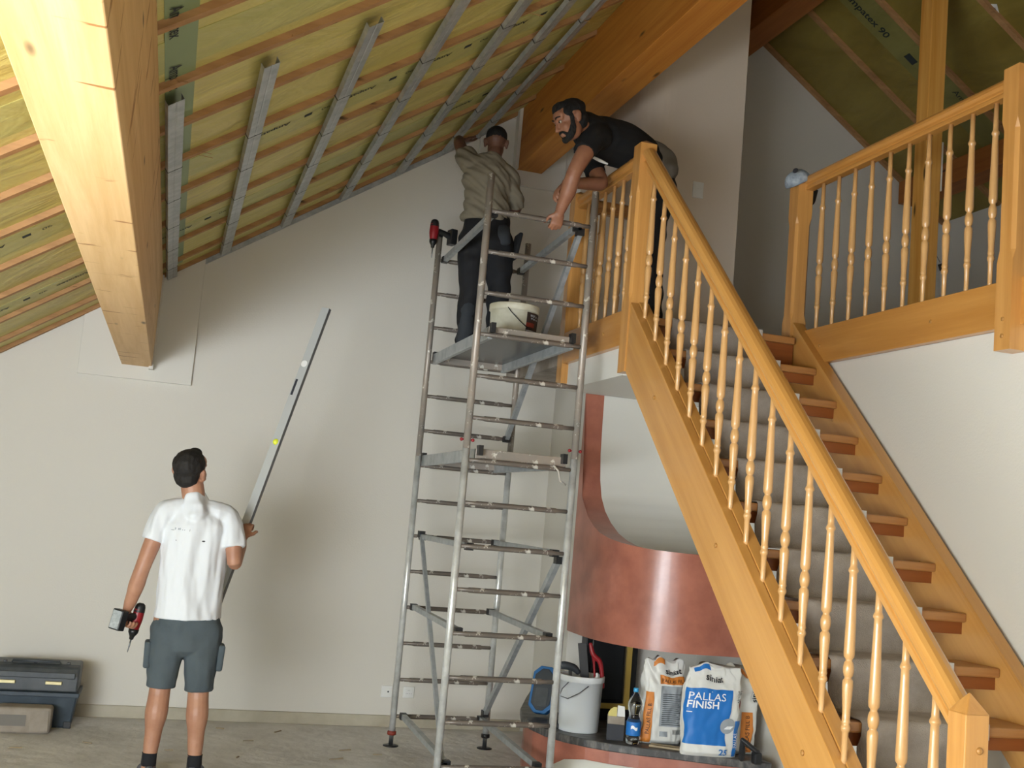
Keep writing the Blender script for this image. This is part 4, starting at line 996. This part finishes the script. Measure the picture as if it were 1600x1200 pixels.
obj('cargo_pocket', G().obox((-.002, 7.0, .70), ((1, 0, .04), (0, 1, 0), (-.04, 0, 1)), (.018, .065, .075)), 'shorts_grey', sho, bevel=.012)
obj('cargo_pocket', G().obox((.408, 7.0, .70), ((1, 0, -.04), (0, 1, 0), (.04, 0, 1)), (.018, .065, .075)), 'shorts_grey', sho, bevel=.012)
for x, z in ((.078, .09), (.330, .085)):
    obj('sock', G().lathe([(.040, -.02), (.042, .0), (.041, .045), (.043, .052), (.036, .053)], (x, 6.985, z+.01), 18), 'sock', m1)
shoe(m1, (.078, 7.0, 0), (-.15, 1, 0)); shoe(m1, (.332, 7.0, 0), (.2, 1, 0))
drill('cordless_drill', (-.085, 7.085, .865), (-.16, .0, -1), (-.62, -.75, .1), 'red and black cordless drill held low in the left hand of the man in white')

# --- man on the scaffold, seen from behind
m2 = thing('person', (1.98, 7.8, 2.784), 'man in khaki T-shirt and black work trousers standing on the scaffold, arm raised', 'person')
g = G(); P2, ax2 = head(g, (1.985, 7.80, 4.335), (.25, .95, -.12), (.03, .10, 1), .98)
g.limb([(1.965, 7.79, 4.15), (1.972, 7.785, 4.21), (1.98, 7.785, 4.27)], [.056, .054, .056], 16)
g.limb([(1.97, 7.82, 3.70), (1.96, 7.81, 3.90), (1.95, 7.80, 4.08), (1.955, 7.80, 4.17)], [(.145, .10), (.14, .10), (.165, .11), (.12, .08)], 18, side=(1, 0, 0))
g.limb([(1.82, 7.81, 4.13), (1.785, 7.90, 4.235), (1.755, 7.96, 4.335), (1.765, 8.06, 4.40), (1.80, 8.16, 4.445)], [.056, .050, .044, .038, (.028, .026)], 16)
hand(g, (1.81, 8.18, 4.452), (.75, .55, .18), (-.1, -.1, 1), side=1, curl=(.15, .3, .2), thumb=.2)
g.limb([(2.10, 7.80, 4.10), (2.165, 7.84, 3.99), (2.20, 7.90, 3.90), (2.14, 8.02, 3.98), (2.08, 8.12, 4.05)], [.056, .052, .044, .040, (.028, .026)], 16)
hand(g, (2.07, 8.135, 4.06), (-.5, .6, .5), (0, 1, .3), side=1, curl=(.5, .6, .4), thumb=.4)
for a, b, c_ in (((1.885, 7.82, 3.65), (1.90, 7.80, 3.25), (1.895, 7.83, 2.87)), ((2.08, 7.82, 3.65), (2.10, 7.80, 3.25), (2.11, 7.84, 2.87))):
    a, b, c_ = V(a), V(b), V(c_); g.limb([a, b, c_, c_-V((0, 0, .04))], [.085, .058, .037, .04], 14)
organic('body', g, 'skin_dark', m2, .0055, 3)
eyes(P2, ax2, m2, .98)
hair(P2, ax2, 'hair_black', m2, .98, rad=(.080, .095, .076), off_=(0, -.014, .054), nape=False, amp=.002)
g = G()
g.limb([(1.965, 7.82, 3.755), (1.955, 7.81, 3.95), (1.945, 7.80, 4.06), (1.955, 7.80, 4.17)], [(.178, .136), (.168, .130), (.184, .134), (.130, .10)], 24, side=(1, 0, 0), flat='a')
g.limb([(1.88, 7.80, 4.15), (1.82, 7.82, 4.155), (1.778, 7.895, 4.255)], [.082, .086, .074], 18, flat='b')
g.limb([(2.03, 7.80, 4.15), (2.10, 7.80, 4.10), (2.165, 7.83, 3.99), (2.195, 7.88, 3.915)], [(.075, .07), .078, .066, .064], 18, flat='b')
g.limb([(1.955, 7.795, 4.13), (1.966, 7.79, 4.18), (1.972, 7.787, 4.215)], [(.13, .10), (.098, .088), (.072, .070)], 16)
def twist(p): return p
organic('t_shirt', g, 'shirt_khaki', m2, .008, 2, disp=[(.022, (5, 6, 26), -3), (.010, (8, 8, 44), -9)])
g = G()
g.limb([(1.98, 7.82, 3.80), (1.98, 7.82, 3.70), (1.985, 7.82, 3.60)], [(.160, .118), (.185, .135), (.20, .135)], 22, side=(1, 0, 0))
g.limb([(1.885, 7.82, 3.62), (1.89, 7.81, 3.42), (1.90, 7.80, 3.24), (1.895, 7.82, 3.05), (1.892, 7.83, 2.87)], [(.108, .11), (.098, .10), (.080, .085), (.072, .075), (.066, .07)], 18, side=(1, 0, 0))
g.limb([(2.085, 7.82, 3.62), (2.09, 7.81, 3.42), (2.105, 7.80, 3.24), (2.11, 7.82, 3.05), (2.11, 7.84, 2.87)], [(.108, .11), (.098, .10), (.080, .085), (.072, .075), (.066, .07)], 18, side=(1, 0, 0))
tr = organic('work_trousers', g, 'trousers_black', m2, .009, 2, disp=[(.02, (9, 9, 12), 6)])
g = G().limb([(1.885, 7.775, 3.12), (1.885, 7.79, 2.98), (1.885, 7.80, 2.87)], [(.060, .045), (.060, .05), (.058, .05)], 14, side=(1, 0, 0)); organic('calf_panel', g, 'trousers_panel', tr, .008, 2, disp=[(.01, (12, 12, 14), 2)])
g = G().limb([(2.07, 7.72, 3.70), (2.09, 7.71, 3.60)], [(.055, .035), (.05, .03)], 14, side=(1, 0, 0)); organic('seat_pocket', g, 'trousers_panel', tr, .008, 2)
obj('tool_pocket', G().obox((2.205, 7.80, 3.60), ((1, 0, -.15), (0, 1, 0), (.15, 0, 1)), (.014, .07, .10)), 'trousers_black', tr, bevel=.01)
shoe(m2, (1.895, 7.86, 2.784), (-.1, 1, 0), mat='sock'); shoe(m2, (2.11, 7.87, 2.784), (.15, 1, 0), mat='sock')
tr2 = drill('cordless_drill', (1.645, 8.06, 3.665), (0, 0, -1), (.97, .22, 0), 'red and black cordless drill hooked on top of the left scaffold post')

# --- man in black leaning over the landing railing
m3 = thing('person', (2.86, 6.85, 2.901), 'bearded man in black T-shirt leaning over the landing railing, one hand on the scaffold', 'person')
g = G(); P3, ax3 = head(g, (2.085, 6.40, 4.085), (-.87, -.04, -.50), (-.44, .0, .90), 1.04)
g.limb([(2.27, 6.56, 4.10), (2.21, 6.50, 4.10), (2.14, 6.44, 4.09)], [.072, .064, .064], 16)
g.limb([(2.80, 6.83, 4.02), (2.66, 6.76, 4.10), (2.46, 6.68, 4.11), (2.30, 6.62, 4.09)], [(.16, .11), (.155, .11), (.175, .115), (.12, .09)], 18, side=(0, 1, 0))
g.limb([(2.25, 6.44, 4.00), (2.19, 6.39, 3.90), (2.125, 6.37, 3.76), (2.115, 6.42, 3.66), (2.10, 6.48, 3.57), (2.095, 6.50, 3.535)], [.060, .056, .046, .048, .036, (.031, .027)], 16)
hand(g, (2.095, 6.505, 3.535), (-.15, .10, -1), (.0, 1, .0), side=-1, curl=(.75, 1.1, .9), thumb=.7)
g.limb([(2.36, 6.80, 4.02), (2.40, 6.74, 3.90), (2.415, 6.68, 3.82), (2.34, 6.66, 3.80), (2.24, 6.66, 3.785), (2.17, 6.67, 3.775)], [.058, .052, .044, .044, .036, (.029, .025)], 16)
hand(g, (2.165, 6.67, 3.772), (-.62, -.05, -.78), (.75, 0, -.6), side=-1, curl=(.5, .8, .6), thumb=.5)
for a, b, c_ in (((2.84, 6.74, 3.90), (2.80, 6.72, 3.43), (2.82, 6.72, 2.99)), ((2.90, 6.95, 3.90), (2.92, 6.93, 3.43), (2.95, 6.95, 2.99))):
    a, b, c_ = V(a), V(b), V(c_); g.limb([a, b, c_, c_-V((0, 0, .04))], [.09, .06, .04, .04], 14)
organic('body', g, 'skin_tan', m3, .0055, 3)
eyes(P3, ax3, m3, 1.04, True)
def quiff(gg):
    gg.ell(P3(0, .032, .092), (.058, .054, .034), ax3); gg.ell(P3(.0, .058, .080), (.048, .032, .024), ax3)
    for q in (1, -1):
        gg.ell(P3(.062*q, .016, .048), (.018, .040, .034), ax3); gg.ell(P3(.066*q, .016, .015), (.010, .016, .030), ax3)
hair(P3, ax3, 'hair_black', m3, 1.04, extra=quiff, rad=(.079, .094, .076), off_=(0, -.024, .050))
g = G()
for q in (1, -1):
    g.limb([P3(.068*q, .020, .020), P3(.0635*q, .026, -.020), P3(.055*q, .036, -.055), P3(.040*q, .060, -.085), P3(.012*q, .082, -.100)], [(.005, .012), (.007, .016), (.012, .024), (.016, .024), (.015, .018)], 12)
    g.limb([P3(.0, .098, -.047), P3(.020*q, .090, -.050), P3(.033*q, .074, -.070)], [.007, .008, .011], 8)
g.ell(P3(0, .078, -.094), (.030, .020, .020), ax3)
organic('beard', g, 'hair_black', m3, .004, 2, disp=[(.003, (60, 60, 60), 1)])
g = G()
g.limb([(2.74, 6.80, 4.05), (2.64, 6.76, 4.095), (2.50, 6.70, 4.105), (2.36, 6.64, 4.10), (2.26, 6.58, 4.09)], [(.178, .130), (.178, .138), (.190, .148), (.180, .138), (.105, .10)], 24, side=(0, 1, 0))
g.limb([(2.32, 6.52, 4.06), (2.25, 6.45, 4.015), (2.180, 6.395, 3.90)], [.085, .080, .070], 18, flat='b')
g.limb([(2.38, 6.76, 4.06), (2.37, 6.80, 4.01), (2.395, 6.75, 3.90)], [.08, .076, .066], 18, flat='b')
g.limb([(2.32, 6.60, 4.10), (2.23, 6.52, 4.115), (2.175, 6.47, 4.115)], [(.12, .12), (.092, .09), (.074, .072)], 16)
ts = organic('t_shirt', g, 'shirt_black', m3, .008, 2, disp=[(.012, (8, 12, 12), 3)])
obj('shirt_sheen', G().limb([(2.30, 6.575, 3.945), (2.35, 6.56, 3.925), (2.40, 6.555, 3.91)], [(.008, .004), (.011, .005), (.006, .004)], 10, side=(0, 0, 1)), 'paper_white', ts)  # pale strip modelled as the highlight on the black shirt
g = G().limb([(2.76, 6.80, 4.10), (2.83, 6.80, 4.07), (2.88, 6.80, 3.99)], [(.155, .10), (.165, .11), (.16, .09)], 20, side=(0, 1, 0))
organic('grey_undershirt', g, 'cloth_grey', m3, .008, 2, disp=[(.02, (10, 10, 16), 4)])
g = G().limb([(2.80, 6.82, 4.02), (2.85, 6.84, 3.92), (2.87, 6.84, 3.82)], [(.165, .12), (.18, .13), (.17, .12)], 20, side=(0, 1, 0))
g.limb([(2.85, 6.74, 3.88), (2.82, 6.73, 3.65), (2.80, 6.72, 3.42), (2.815, 6.72, 3.2), (2.82, 6.72, 2.99)], [(.10, .095), (.09, .085), (.075, .07), (.07, .065), (.065, .06)], 18)
g.limb([(2.90, 6.95, 3.88), (2.91, 6.94, 3.65), (2.92, 6.93, 3.42), (2.935, 6.94, 3.2), (2.95, 6.95, 2.99)], [(.10, .095), (.09, .085), (.075, .07), (.07, .065), (.065, .06)], 18)
organic('trousers', g, 'trousers_black', m3, .009, 2, disp=[(.016, (9, 9, 12), 6)])
shoe(m3, (2.83, 6.72, 2.901), (-1, -.1, 0), mat='sock'); shoe(m3, (2.96, 6.95, 2.901), (-1, .1, 0), mat='sock')
